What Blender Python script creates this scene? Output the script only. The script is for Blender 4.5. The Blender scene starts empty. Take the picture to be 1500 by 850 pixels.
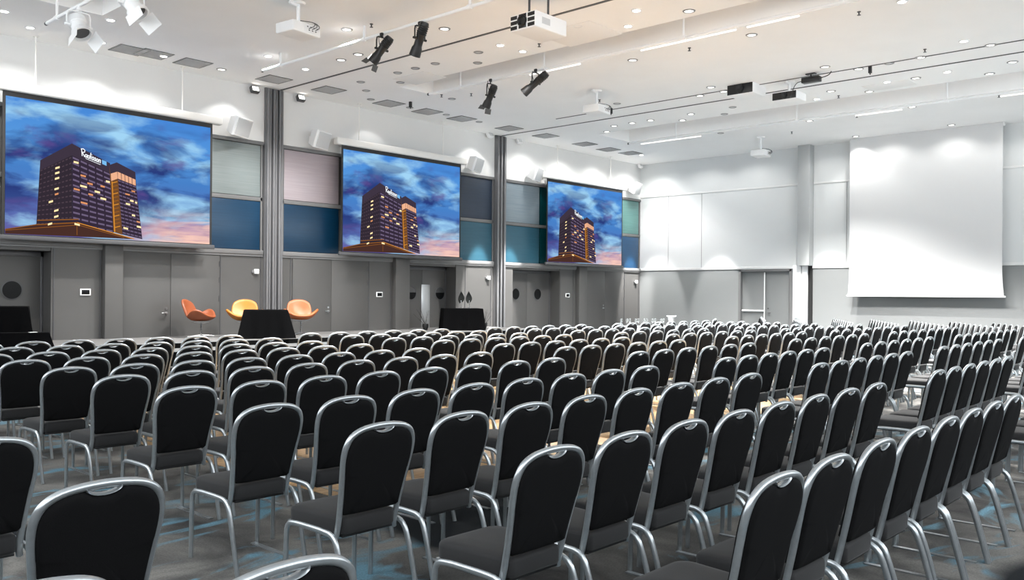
import bpy, bmesh, math, random
from mathutils import Vector, Matrix
random.seed(7)
PI = math.pi
sc = bpy.context.scene
C = sc.collection

# ------------------------------------------------------------------ camera geometry (1500x850 frame)
F, HY, AL, RK, CX, CH = 1263.3, 430.8, 0.738, 0.0079, 752.5, 1.56
CA, SA = math.cos(AL), math.sin(AL)
YL, XE, ZC = 17.37, 25.78, 6.19          # screen wall, end wall, ceiling height
def hor(x): return HY + RK * (x - CX)
def onY(x, y, Y=YL):
    u = (x - CX) / F; t = Y / (SA - u * CA)
    return Vector((t * (CA + u * SA), Y, CH - (y - hor(x)) * t / F))
def onX(x, y, X=XE):
    u = (x - CX) / F; t = X / (CA + u * SA)
    return Vector((X, t * (SA - u * CA), CH - (y - hor(x)) * t / F))
def onZ(x, y, Z=ZC):
    u = (x - CX) / F; t = (CH - Z) * F / (y - hor(x))
    return Vector((t * (CA + u * SA), t * (SA - u * CA), Z))
def px(X, Y, Z):
    z = X * CA + Y * SA; l = X * SA - Y * CA; x = CX + F * l / z
    return x, hor(x) - F * (Z - CH) / z

# ------------------------------------------------------------------ materials
def lin(c):
    out = []
    for v in c[:3]:
        v /= 255.0
        out.append(v / 12.92 if v <= 0.04045 else ((v + 0.055) / 1.055) ** 2.4)
    return (*out, 1.0)
class NT:
    def __init__(s, name):
        s.m = bpy.data.materials.new(name); s.m.use_nodes = True
        s.t = s.m.node_tree; s.n = s.t.nodes; s.l = s.t.links
        s.b = s.n['Principled BSDF']
    def node(s, typ, **kw):
        nd = s.n.new(typ)
        for k, v in kw.items():
            if k.startswith('_'): setattr(nd, k[1:], v)
            else: nd.inputs[k.replace('__', ' ')].default_value = v
        return nd
    def link(s, a, b): s.l.new(a, b)
    def math(s, op, a, b=None, c=None):
        nd = s.n.new('ShaderNodeMath'); nd.operation = op
        for i, v in enumerate((a, b, c)):
            if v is None: continue
            if isinstance(v, (int, float)): nd.inputs[i].default_value = v
            else: s.l.new(v, nd.inputs[i])
        return nd.outputs[0]
    def ramp(s, fac, stops, interp='LINEAR'):
        r = s.n.new('ShaderNodeValToRGB'); r.color_ramp.interpolation = interp
        e = r.color_ramp.elements
        while len(e) < len(stops): e.new(0.5)
        for el, (p, c) in zip(e, stops): el.position = p; el.color = c
        s.l.new(fac, r.inputs[0]); return r.outputs[0]
    def mix(s, fac, a, b):
        nd = s.n.new('ShaderNodeMix'); nd.data_type = 'RGBA'
        for i, v in ((0, fac), (6, a), (7, b)):
            if isinstance(v, (int, float)): nd.inputs[i].default_value = v
            elif isinstance(v, tuple): nd.inputs[i].default_value = v
            else: s.l.new(v, nd.inputs[i])
        return nd.outputs[2]
def mat(name, col, rough=0.6, metal=0.0, noise=0.0, nscale=20.0, bump=0.0, spec=0.5, sheen=0.0, alpha=1.0, trans=0.0):
    s = NT(name); c = lin(col); b = s.b
    b.inputs['Base Color'].default_value = c; b.inputs['Roughness'].default_value = rough
    b.inputs['Metallic'].default_value = metal; b.inputs['Specular IOR Level'].default_value = spec
    b.inputs['Sheen Weight'].default_value = sheen
    if trans: b.inputs['Transmission Weight'].default_value = trans
    if noise or bump:
        tc = s.node('ShaderNodeTexCoord'); nz = s.node('ShaderNodeTexNoise', Scale=nscale, Detail=4.0)
        s.link(tc.outputs['Object'], nz.inputs['Vector'])
        if noise:
            lo = tuple(v * (1 - noise) for v in c[:3]) + (1,); hi = tuple(min(1, v * (1 + noise)) for v in c[:3]) + (1,)
            s.link(s.ramp(nz.outputs['Fac'], [(0.3, lo), (0.7, hi)]), b.inputs['Base Color'])
        if bump:
            bp = s.node('ShaderNodeBump', Strength=bump, Distance=0.002); s.link(nz.outputs['Fac'], bp.inputs['Height'])
            s.link(bp.outputs['Normal'], b.inputs['Normal'])
    return s.m
def emat(name, col, strength):
    s = NT(name); s.b.inputs['Base Color'].default_value = (0, 0, 0, 1)
    s.b.inputs['Specular IOR Level'].default_value = 0.0; s.b.inputs['Roughness'].default_value = 1.0
    s.b.inputs['Emission Color'].default_value = lin(col); s.b.inputs['Emission Strength'].default_value = strength
    return s.m

M = {}
M['ceiling'] = mat('ceiling_paint', (243, 242, 241), 0.9, noise=0.015, nscale=1.2)
M['white_wall'] = mat('white_wall_paint', (216, 216, 215), 0.85, noise=0.01, nscale=2)
M['end_wall'] = mat('end_wall_panel', (208, 210, 210), 0.7, noise=0.01, nscale=2)
M['end_low'] = mat('end_wall_dado', (128, 130, 130), 0.6, noise=0.01, nscale=2)
M['grey'] = mat('grey_lacquer', (78, 77, 76), 0.5, noise=0.015, nscale=3)
M['grey_door'] = mat('grey_door_lacquer', (76, 75, 74), 0.45, noise=0.01, nscale=3)
M['grey_light'] = mat('pale_grey_rail', (108, 108, 108), 0.5)
M['grey_dark'] = mat('dark_grey_metal', (78, 78, 80), 0.4, 0.2)
M['gap'] = mat('shadow_gap_black', (22, 22, 22), 0.8)
M['column'] = mat('column_aluminium', (118, 118, 120), 0.4, 0.2)
M['alu'] = mat('brushed_aluminium', (178, 181, 184), 0.32, 0.85, noise=0.06, nscale=30)
M['chair_frame'] = mat('chair_frame_aluminium', (166, 171, 174), 0.28, 0.75, noise=0.07, nscale=45)
M['chrome'] = mat('chrome', (215, 217, 220), 0.12, 1.0)
M['steel'] = mat('satin_steel', (190, 192, 194), 0.3, 0.9)
M['fabric'] = mat('black_woven_fabric', (15, 15, 16), 0.93, noise=0.18, nscale=260, bump=0.25, spec=0.1)
M['seat'] = mat('black_seat_fabric', (27, 27, 28), 0.8, noise=0.12, nscale=200, bump=0.2, spec=0.35, sheen=0.08)
M['cloth'] = mat('black_table_cloth', (8, 8, 9), 0.95, noise=0.2, nscale=30, spec=0.05)
M['black'] = mat('black_painted_metal', (20, 20, 21), 0.45)
M['black_plastic'] = mat('black_plastic', (16, 16, 17), 0.35)
M['darkgrey_p'] = mat('charcoal_plastic', (70, 71, 72), 0.5)
M['white_p'] = mat('white_plastic', (236, 236, 236), 0.4)
M['white_metal'] = mat('white_painted_metal', (238, 238, 238), 0.35)
M['off_white'] = mat('off_white_casing', (228, 226, 222), 0.5)
M['grille'] = mat('speaker_grille', (198, 199, 200), 0.6, noise=0.08, nscale=220)
M['vent'] = mat('vent_louvre', (236, 236, 236), 0.6)
M['vent_bg'] = mat('vent_dark', (222, 222, 222), 0.8)
M['hatch'] = mat('ceiling_hatch', (232, 230, 228), 0.8)
M['line'] = mat('ceiling_track', (84, 84, 84), 0.6)
M['glassdark'] = mat('dark_glass', (14, 15, 16), 0.25, spec=0.15)
M['porthole_reflection'] = mat('painted_reflection', (62, 63, 64), 0.1)
M['screen_cloth'] = mat('screen_fabric', (206, 206, 206), 0.95)
M['stage_top'] = mat('stage_carpet', (92, 91, 90), 0.85, noise=0.1, nscale=60)
M['skirt'] = mat('stage_skirt', (10, 10, 10), 0.95, spec=0.05)
M['orange'] = mat('orange_leather', (172, 106, 26), 0.42, noise=0.04, nscale=6)
M['rust'] = mat('rust_leather', (128, 66, 36), 0.42, noise=0.05, nscale=6)
M['tan'] = mat('tan_leather', (158, 86, 42), 0.42, noise=0.04, nscale=6)
M['paper'] = mat('white_paper', (235, 235, 235), 0.8)
M['leaf'] = mat('dark_leaf', (22, 25, 24), 0.6, noise=0.3, nscale=25, spec=0.15)
M['glass'] = mat('clear_glass', (245, 248, 248), 0.03, trans=0.95)
M['twig'] = mat('dark_twig', (40, 38, 36), 0.8)
M['tablewhite'] = mat('pale_table_cloth', (196, 197, 198), 0.85)
M['lit'] = emat('lamp_glow', (255, 252, 245), 14.0)
M['lit_dim'] = emat('lamp_soft_glow', (255, 252, 245), 3.0)
M['ring'] = mat('downlight_ring', (146, 145, 144), 0.4, 0.2)
M['ring_w'] = mat('downlight_white_ring', (225, 225, 225), 0.4)
M['lensdark'] = mat('unlit_lens', (190, 190, 190), 0.3)

def panel_mat(name, col, col2, rough=0.35):
    s = NT(name); tc = s.node('ShaderNodeTexCoord'); mp = s.node('ShaderNodeMapping'); mp.inputs['Scale'].default_value = (0.6, 1, 26)
    s.link(tc.outputs['Object'], mp.inputs['Vector']); nz = s.node('ShaderNodeTexNoise', Scale=2.2, Detail=3.0)
    s.link(mp.outputs['Vector'], nz.inputs['Vector'])
    col, col2 = [tuple(v * 0.76 for v in q) for q in (col, col2)]
    s.link(s.ramp(nz.outputs['Fac'], [(0.3, lin(col)), (0.72, lin(col2))]), s.b.inputs['Base Color'])
    s.b.inputs['Roughness'].default_value = rough; return s.m
M['p_navy'] = panel_mat('panel_deep_blue', (10, 62, 98), (22, 74, 110))
M['p_ink'] = panel_mat('panel_ink_blue', (4, 52, 84), (10, 64, 98))
M['p_slate'] = panel_mat('panel_slate', (52, 66, 86), (60, 76, 98))
M['p_petrol'] = panel_mat('panel_petrol', (52, 104, 126), (66, 118, 140))
M['p_grey'] = panel_mat('panel_grey_green', (156, 168, 168), (172, 182, 182))
M['p_pink'] = panel_mat('panel_blush', (212, 198, 204), (226, 212, 218))
M['p_mist'] = panel_mat('panel_mist_blue', (160, 178, 190), (178, 194, 204))
M['p_teal'] = panel_mat('panel_dark_teal', (2, 70, 78), (8, 84, 92))
M['p_aqua'] = panel_mat('panel_aqua', (104, 164, 160), (130, 184, 178))

def carpet_mat():
    s = NT('painterly_carpet'); tc = s.node('ShaderNodeTexCoord')
    def nz(scale, mscale, detail=5.0, dist=0.6, loc=(0, 0, 0)):
        mp = s.node('ShaderNodeMapping'); mp.inputs['Scale'].default_value = mscale; mp.inputs['Location'].default_value = loc
        s.link(tc.outputs['Object'], mp.inputs['Vector'])
        n = s.node('ShaderNodeTexNoise', Scale=scale, Detail=detail, Distortion=dist); s.link(mp.outputs['Vector'], n.inputs['Vector'])
        return n.outputs['Fac']
    base = s.ramp(nz(1.3, (1.2, 1.0, 1)), [(0.30, lin((44, 44, 45))), (0.48, lin((90, 89, 87))), (0.62, lin((126, 124, 120))), (0.78, lin((72, 72, 72)))])
    blue = s.ramp(nz(1.2, (0.8, 1.5, 1), loc=(3, 5, 0), dist=1.4), [(0.55, (0, 0, 0, 1)), (0.64, (1, 1, 1, 1))])
    c1 = s.mix(blue, base, lin((98, 134, 150)))
    dark = s.ramp(nz(0.55, (1.0, 1.0, 1), detail=1.0, dist=0.0, loc=(11, 2, 0)), [(0.60, (0, 0, 0, 1)), (0.64, (1, 1, 1, 1))])
    c2 = s.mix(dark, c1, lin((30, 33, 36)))
    fine = s.ramp(nz(90, (1, 1, 1), detail=2.0), [(0.3, (0.75, 0.75, 0.75, 1)), (0.7, (1.1, 1.1, 1.1, 1))])
    mm = s.n.new('ShaderNodeMix'); mm.data_type = 'RGBA'; mm.blend_type = 'MULTIPLY'; mm.inputs[0].default_value = 1.0
    s.link(c2, mm.inputs[6]); s.link(fine, mm.inputs[7])
    s.link(mm.outputs[2], s.b.inputs['Base Color']); s.b.inputs['Roughness'].default_value = 0.95
    s.b.inputs['Specular IOR Level'].default_value = 0.15
    return s.m
M['carpet'] = carpet_mat()
def wood_mat():
    s = NT('oak_parquet'); tc = s.node('ShaderNodeTexCoord')
    br = s.node('ShaderNodeTexBrick', Scale=1.0, Mortar__Size=0.003)
    br.inputs['Color1'].default_value = lin((202, 168, 122)); br.inputs['Color2'].default_value = lin((178, 144, 104))
    br.inputs['Mortar'].default_value = lin((120, 84, 52)); br.inputs['Brick Width'].default_value = 0.7; br.inputs['Row Height'].default_value = 0.09
    s.link(tc.outputs['Object'], br.inputs['Vector'])
    mp = s.node('ShaderNodeMapping'); mp.inputs['Scale'].default_value = (1.2, 14, 1); s.link(tc.outputs['Object'], mp.inputs['Vector'])
    nz = s.node('ShaderNodeTexNoise', Scale=3.0, Detail=5.0); s.link(mp.outputs['Vector'], nz.inputs['Vector'])
    g = s.ramp(nz.outputs['Fac'], [(0.3, (0.78, 0.76, 0.74, 1)), (0.7, (1.1, 1.1, 1.1, 1))])
    mm = s.n.new('ShaderNodeMix'); mm.data_type = 'RGBA'; mm.blend_type = 'MULTIPLY'; mm.inputs[0].default_value = 1.0
    s.link(br.outputs['Color'], mm.inputs[6]); s.link(g, mm.inputs[7]); s.link(mm.outputs[2], s.b.inputs['Base Color'])
    s.b.inputs['Roughness'].default_value = 0.35; return s.m
M['wood'] = wood_mat()

# ------------------------------------------------------------------ mesh helpers
def smooth2(pts, it=2, closed=False):
    for _ in range(it):
        out = []
        n = len(pts)
        if not closed: out.append(pts[0])
        rng = range(n) if closed else range(n - 1)
        for i in rng:
            a = Vector(pts[i]); b = Vector(pts[(i + 1) % n])
            out.append(a.lerp(b, 0.25)); out.append(a.lerp(b, 0.75))
        if not closed: out.append(pts[-1])
        pts = out
    return [Vector(p) for p in pts]
class MB:
    def __init__(s): s.bm = bmesh.new(); s.T = Matrix.Identity(4); s.uv = None
    def v(s, p): return s.bm.verts.new(s.T @ Vector(p))
    def face(s, vs, mi=0):
        try:
            f = s.bm.faces.new(vs); f.material_index = mi; return f
        except ValueError: return None
    def quad(s, pts, mi=0): return s.face([s.v(p) for p in pts], mi)
    def box(s, x0, y0, z0, x1, y1, z1, mi=0, bev=0.0, seg=2):
        n0 = set(s.bm.faces)
        vs = [s.v((x, y, z)) for x in (x0, x1) for y in (y0, y1) for z in (z0, z1)]
        q = lambda *i: s.face([vs[k] for k in i], mi)
        fs = [q(0, 1, 3, 2), q(4, 6, 7, 5), q(0, 4, 5, 1), q(2, 3, 7, 6), q(0, 2, 6, 4), q(1, 5, 7, 3)]
        if bev > 0:
            es = set(e for f in fs if f for e in f.edges)
            r = bmesh.ops.bevel(s.bm, geom=list(es), offset=bev, segments=seg, affect='EDGES', profile=0.5)
            for f in r['faces']: f.material_index = mi
    def ring(s, pts): return [s.v(p) for p in pts]
    def bridge(s, a, b, mi=0, closed=True):
        n = len(a)
        for i in range(n if closed else n - 1):
            j = (i + 1) % n; s.face([a[i], a[j], b[j], b[i]], mi)
    def loft(s, rings, mi=0, cap0=True, cap1=True, closed=True):
        R = [s.ring(r) for r in rings]
        for a, b in zip(R, R[1:]): s.bridge(a, b, mi, closed)
        if cap0: s.face(R[0][::-1], mi)
        if cap1: s.face(R[-1], mi)
        return R
    def tube(s, pts, r=0.01, seg=8, mi=0, r2=None, cap=True, up=None, closed=False):
        """sweep an ellipse (r along the side axis, r2 along the up axis) along pts"""
        pts = [Vector(p) for p in pts]; n = len(pts); rings = []
        ref = Vector(up) if up is not None else None
        prev = None
        for i, p in enumerate(pts):
            if closed: t = pts[(i + 1) % n] - pts[i - 1]
            else: t = pts[min(i + 1, n - 1)] - pts[max(i - 1, 0)]
            if t.length < 1e-9: t = Vector((0, 0, 1))
            t.normalize()
            if ref is not None: a = ref - t * ref.dot(t)
            elif prev is not None: a = prev - t * prev.dot(t)
            else:
                g = Vector((0, 0, 1)) if abs(t.z) < 0.9 else Vector((1, 0, 0)); a = g - t * g.dot(t)
            if a.length < 1e-6: a = t.orthogonal()
            a.normalize(); prev = a; b = t.cross(a)
            rr = r[i] if isinstance(r, (list, tuple)) else r
            ra = rr if r2 is None else r2
            rings.append([p + a * (ra * math.cos(2 * PI * k / seg)) + b * (rr * math.sin(2 * PI * k / seg)) for k in range(seg)])
        if closed:
            R = [s.ring(q) for q in rings]
            for i in range(n): s.bridge(R[i], R[(i + 1) % n], mi)
        else: s.loft(rings, mi, cap, cap)
    def lathe(s, prof, seg=24, mi=0, cap0=True, cap1=True):
        s.loft([[(r * math.cos(2 * PI * k / seg), r * math.sin(2 * PI * k / seg), z) for k in range(seg)] for r, z in prof], mi, cap0, cap1)
    def build(s, name, mats, parent=None, ang=38, loc=None):
        bmesh.ops.recalc_face_normals(s.bm, faces=s.bm.faces[:])
        me = bpy.data.meshes.new(name); s.bm.to_mesh(me); s.bm.free()
        for m in (mats if isinstance(mats, (list, tuple)) else [mats]): me.materials.append(M[m] if isinstance(m, str) else m)
        for p in me.polygons: p.use_smooth = True
        me.set_sharp_from_angle(angle=math.radians(ang))
        o = bpy.data.objects.new(name, me); C.objects.link(o)
        if parent is not None: o.parent = parent
        if loc is not None: o.location = loc
        return o
def tag(o, label=None, cat=None, group=None, kind=None):
    if label: o['label'] = label
    if cat: o['category'] = cat
    if group: o['group'] = group
    if kind: o['kind'] = kind
    return o
def thing(name, label, cat, loc=(0, 0, 0), rz=0.0, group=None, rot=None):
    o = bpy.data.objects.new(name, None); C.objects.link(o); o.empty_display_size = 0.1
    o.location = loc; o.rotation_euler = rot if rot is not None else (0, 0, rz)
    return tag(o, label, cat, group)
def struct(o): o['kind'] = 'structure'; return o
def sempty(name):
    o = bpy.data.objects.new(name, None); C.objects.link(o); o['kind'] = 'structure'; return o
def copy_tree(o, parent=None):
    c = o.copy(); C.objects.link(c)
    if parent is not None: c.parent = parent
    for ch in list(o.children): copy_tree(ch, c)
    return c
def aim(d, up=(0, 0, 1)):
    """matrix whose local +Z points along d"""
    z = Vector(d).normalized(); u = Vector(up)
    if abs(z.dot(u)) > 0.98: u = Vector((0, 1, 0))
    x = u.cross(z).normalized(); y = z.cross(x)
    return Matrix((x, y, z)).transposed().to_4x4()
ORD = 'first second third fourth fifth sixth seventh eighth ninth tenth eleventh twelfth thirteenth fourteenth fifteenth sixteenth seventeenth eighteenth nineteenth twentieth'.split()
ORD += ['twenty-' + o for o in ORD[:9]] + ['thirtieth'] + ['thirty-' + o for o in ORD[:9]] + ['fortieth']

# ------------------------------------------------------------------ room shell
X0R, Y0R = -2.5, -4.0
b = MB(); b.box(X0R, Y0R, -0.12, XE + 0.3, YL + 0.9, 0.0); struct(b.build('floor', 'carpet'))
b = MB(); b.box(3.95, 5.25, -0.05, 14.2, 11.9, 0.004); struct(b.build('floor_parquet', 'wood'))
# ceiling: a slab with three long recessed lighting slots
SLOTS = [(5.0, 6.05, 14.9), (12.55, 13.6, 14.95), (20.0, 21.62, 15.0)]
SD = 0.42
b = MB(); xs = X0R
def slab(x0, y0, x1, y1): b.box(x0, y0, ZC, x1, y1, ZC + 0.08)
for (a, c, ye) in SLOTS:
    slab(xs, Y0R, a, YL + 0.9); slab(a, ye, c, YL + 0.9)
    b.box(a - 0.05, Y0R, ZC + SD, c + 0.05, ye + 0.05, ZC + SD + 0.06)
    b.box(a - 0.05, Y0R, ZC + 0.08, a, ye + 0.05, ZC + SD); b.box(c, Y0R, ZC + 0.08, c + 0.05, ye + 0.05, ZC + SD)
    b.box(a, ye, ZC + 0.08, c, ye + 0.05, ZC + SD)
    xs = c
slab(xs, Y0R, XE + 0.3, YL + 0.9)
struct(b.build('ceiling', 'ceiling'))
# tracks of the folding partitions
k = 1
for x, w in ((11.0, 0.05), (17.55, 0.025), (18.4, 0.04)):
    b = MB(); b.box(x - w / 2, Y0R, ZC - 0.012, x + w / 2, YL - 0.12 if x != 17.55 else 14.5, ZC + 0.001)
    struct(b.build('trim_%d' % k, 'line')); k += 1

# screen wall ("wall_left"): upper plain wall, glazed-panel zone, dado zone with door recesses
b = MB()
RC = [(3.85, 6.15), (14.92, 16.70), (19.05, 21.27)]   # door recesses
b.box(X0R, YL, 4.92, XE + 0.3, YL + 0.6, ZC + 0.02, 0)
b.box(X0R, YL + 0.06, 2.40, XE + 0.3, YL + 0.6, 4.92, 1)
xx = X0R
for a, c in RC:
    b.box(xx, YL, 0, a, YL + 0.6, 2.40, 1); b.box(a, YL + 0.45, 0, c, YL + 0.6, 2.40, 1)
    b.box(a, YL + 0.02, 2.30, c, YL + 0.45, 2.40, 1)
    xx = c
b.box(xx, YL, 0, XE + 0.3, YL + 0.6, 2.40, 1)
struct(b.build('wall_left', ['white_wall', 'grey']))
def rail(name, x0, z0, x1, z1, d0, d1, m='grey_light', bev=0.006):
    r = MB(); r.box(x0, YL - d1, z0, x1, YL - d0, z1, 0, bev); return struct(r.build(name, m))
k = 4
for (x0, x1) in ((X0R, 10.62), (11.12, 18.2), (18.66, XE)):
    r = MB()
    r.box(x0, YL - 0.045, 2.40, x1, YL + 0.08, 2.50, 0, 0.008); r.box(x0, YL - 0.03, 2.36, x1, YL + 0.02, 2.395, 0)
    r.box(x0, YL - 0.03, 4.88, x1, YL + 0.08, 4.96, 0, 0.006)
    r.box(x0, YL + 0.0, 3.61, x1, YL + 0.08, 3.70, 0, 0.006)
    for xv in (x0 + 0.01, x1 - 0.05): r.box(xv, YL + 0.0, 2.5, xv + 0.04, YL + 0.08, 4.88, 0)
    struct(r.build('trim_%d' % k, 'grey_light')); k += 1
# vertical trims of the dado panels (thin raised joints)
for xs_, w in (((6.2, 7.05, 9.60, 10.58), 0.02), ((11.36, 13.66, 14.36, 17.06, 18.1), 0.02), ((18.7, 21.3, 21.95, 24.82, 25.7), 0.02)):
    r = MB()
    for x in xs_: r.box(x - w / 2, YL - 0.012, 0, x + w / 2, YL + 0.01, 2.36)
    struct(r.build('trim_%d' % k, 'grey_dark')); k += 1
# pilasters and the two folding-partition columns
for (x0, x1) in ((7.08, 7.43), (14.41, 14.88), (22.08, 22.50)):
    r = MB(); r.box(x0, YL - 0.16, 0, x1, YL + 0.02, 2.52, 0, 0.008); struct(r.build('column_%d' % k, 'grey')); k += 1
for (x0, x1) in ((10.64, 11.10), (18.22, 18.64)):
    r = MB(); w = x1 - x0
    r.box(x0, YL - 0.06, 0, x1, YL + 0.1, ZC, 0)
    n = 6
    for i in range(n):
        a = x0 + w * (i + 0.12) / n; c = x0 + w * (i + 0.72) / n
        r.box(a, YL - 0.06 - (0.05 if i % 2 else 0.085), 0, c, YL - 0.055, ZC - 0.02, 0, 0.006)
    struct(r.build('column_%d' % k, 'column')); k += 1

# end wall
b = MB()
DY0, DY1 = 11.70, 13.50
b.box(XE, Y0R, 2.42, XE + 0.3, YL + 0.6, ZC + 0.02, 0)
b.box(XE, Y0R, 0, XE + 0.3, DY0, 2.42, 1); b.box(XE, DY1, 0, XE + 0.3, YL + 0.6, 2.42, 1)
b.box(XE + 0.14, DY0, 0, XE + 0.3, DY1, 2.42, 1)
struct(b.build('wall_far', ['end_wall', 'end_low']))
r = MB(); r.box(XE - 0.03, Y0R, 2.42, XE + 0.01, YL, 2.50, 0, 0.006); r.box(XE - 0.02, Y0R, 5.0, XE + 0.01, YL, 5.06, 0, 0.005)
struct(r.build('trim_%d' % k, 'white_wall')); k += 1
r = MB()
for y in (14.9, 16.2, 10.0, 8.6, 7.3, 5.9, 4.6): r.box(XE - 0.004, y - 0.008, 2.5, XE + 0.01, y + 0.008, 5.0)
struct(r.build('trim_%d' % k, 'end_low')); k += 1
r = MB(); r.box(XE - 0.32, 11.02, 2.50, XE + 0.02, 11.40, ZC, 0, 0.006); struct(r.build('column_%d' % k, mat('pale_column_paint', (172, 174, 174), 0.7))); k += 1
r = MB(); r.box(XE - 0.12, 11.36, 0, XE + 0.02, 11.62, 2.52, 0, 0.005); r.box(XE - 0.12, 11.16, 0, XE + 0.02, 11.33, 2.52, 0, 0.005)
struct(r.build('column_%d' % k, 'white_metal')); k += 1
r = MB(); r.box(XE - 0.05, 11.03, 0, XE + 0.02, 11.16, 2.50, 0); struct(r.build('column_%d' % k, 'gap')); k += 1  # shade of the gap beside the posts, put in as a black strip

# low unseen walls, added to keep fill light off the chair backs; daylight fill comes in above them
b = MB(); b.box(X0R - 0.2, Y0R - 0.2, 0, X0R, YL + 0.6, 2.5); struct(b.build('blocker_wall_back', 'grey'))
b = MB(); b.box(X0R, Y0R - 0.2, 0, XE + 0.3, Y0R, 2.5); struct(b.build('blocker_wall_right', 'grey'))

# doors ------------------------------------------------------------------
def lever(parent, x, z, y, side=1):
    h = MB(); h.T = Matrix.Translation((x, y, z))
    h.tube([(0, 0, 0), (0, -0.05, 0), (0.02 * side, -0.06, 0), (0.12 * side, -0.06, 0)], 0.011, 8)
    h.tube([(0, 0.002, 0), (0, -0.012, 0)], 0.028, 14); h.tube([(0, 0.002, 0.09), (0, -0.012, 0.09)], 0.024, 14)
    return h.build('door_handle', 'steel', parent)
def flush_door(n, x0, xm, x1, handle):
    d = sempty('door_%d' % n)
    for a, c in ((x0, xm - 0.004), (xm + 0.004, x1)):
        h = MB(); h.box(a, YL - 0.022, 0.01, c, YL + 0.01, 2.34, 0, 0.004); h.build('door_leaf', 'grey_door', d)
    if handle: lever(d, xm - 0.09, 1.11, YL - 0.022, -1)
    for x, s in ((x0, 1), (x1, -1)):
        for z in (0.35, 1.35, 1.75, 2.1):
            h = MB(); h.tube([(x, YL - 0.026, z), (x, YL - 0.026, z + 0.12)], 0.011, 8); h.build('hinge', 'grey_dark', d)
flush_door(1, 7.46, 8.47, 9.56, True); flush_door(2, 11.41, 12.50, 13.60, True); flush_door(3, 22.54, 23.66, 24.77, True)
def recess_door(n, x0, x1, wins, plate=None):
    d = sempty('door_%d' % n); y = YL + 0.45; xm = (x0 + x1) / 2
    fr = MB(); fr.box(x0, y - 0.06, 0, x0 + 0.05, y, 2.30, 0, 0.004); fr.box(x1 - 0.05, y - 0.06, 0, x1, y, 2.30, 0, 0.004)
    fr.box(x0, y - 0.06, 2.2, x1, y, 2.30, 0, 0.004); fr.build('door_frame', 'grey_dark', d)
    for a, c in ((x0 + 0.05, xm - 0.004), (xm + 0.004, x1 - 0.05)):
        h = MB(); h.box(a, y - 0.04, 0.01, c, y, 2.2, 0, 0.004); h.build('door_leaf', 'grey_door', d)
    for wx in wins:
        w = MB(); w.T = Matrix.Translation((wx, y - 0.04, 1.56)) @ Matrix.Rotation(PI / 2, 4, 'X')
        w.lathe([(0.17, 0.0), (0.19, 0.012), (0.165, 0.018)], 32, 0, False, False); wf = w.build('porthole_window', 'grey_dark', d)
        g = MB(); g.T = Matrix.Translation((wx, y - 0.041, 1.56)) @ Matrix.Rotation(PI / 2, 4, 'X')
        g.lathe([(0.168, 0.0), (0.168, 0.01)], 32); g.build('glass_pane', 'glassdark', wf)
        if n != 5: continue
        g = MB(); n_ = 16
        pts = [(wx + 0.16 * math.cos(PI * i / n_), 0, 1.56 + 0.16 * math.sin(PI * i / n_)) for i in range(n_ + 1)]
        g.loft([[(p[0], y - 0.0525, p[2] + 0.02) for p in pts], [(p[0], y - 0.0505, p[2] + 0.02) for p in pts]]); g.build('glass_reflection', 'porthole_reflection', wf)  # reflection painted on as a paler upper half of the pane
    if plate:
        h = MB(); h.box(plate[0], y - 0.05, 0.62, plate[1], y - 0.039, 1.80, 0, 0.002); h.build('push_plate', 'steel', d)
    return d
yb = YL + 0.41
recess_door(4, 3.85, 6.15, [onY(17, 425, yb).x, onY(17, 425, yb).x - 1.1])
recess_door(5, 14.92, 16.70, [onY(602, 430, yb).x, onY(644, 430, yb).x], (onY(617, 430, yb).x, onY(629.5, 430, yb).x))
recess_door(6, 19.05, 21.27, [onY(755, 432, yb).x, onY(787, 432, yb).x])
# double door in the end wall, with a panic bar
d = sempty('door_7'); ym = onX(1120, 420).y
fr = MB()
fr.box(XE - 0.02, DY0 - 0.04, 0, XE + 0.14, DY0 + 0.08, 2.42, 0, 0.004); fr.box(XE - 0.02, DY1 - 0.06, 0, XE + 0.14, DY1 + 0.02, 2.42, 0, 0.004)
fr.box(XE - 0.02, DY0, 2.34, XE + 0.14, DY1, 2.42, 0, 0.004); fr.build('door_frame', 'grey_light', d)
for a, c in ((DY0 + 0.08, ym - 0.004), (ym + 0.004, DY1 - 0.06)):
    h = MB(); h.box(XE + 0.08, a, 0.01, XE + 0.14, c, 2.34, 0, 0.004); h.build('door_leaf', mat('door_pale_grey', (120, 122, 122), 0.5), d)
h = MB(); h.tube([(XE + 0.03, ym + 0.02, 1.08), (XE + 0.03, DY1 - 0.1, 1.08)], 0.03, 10); h.build('panic_bar', 'white_metal', d)
h = MB(); h.tube([(XE + 0.05, ym + 0.03, 0.1), (XE + 0.05, ym + 0.03, 2.32)], 0.018, 8); h.build('panic_rod', 'white_metal', d)
h = MB(); h.T = Matrix.Translation((XE + 0.08, ym - 0.09, 1.02))
h.tube([(0, 0, 0), (-0.05, 0, 0), (-0.06, -0.1, 0)], 0.011, 8); h.tube([(0.0, 0, 0.14), (-0.015, 0, 0.14)], 0.025, 12); h.build('door_handle', 'grey_dark', d)

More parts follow.
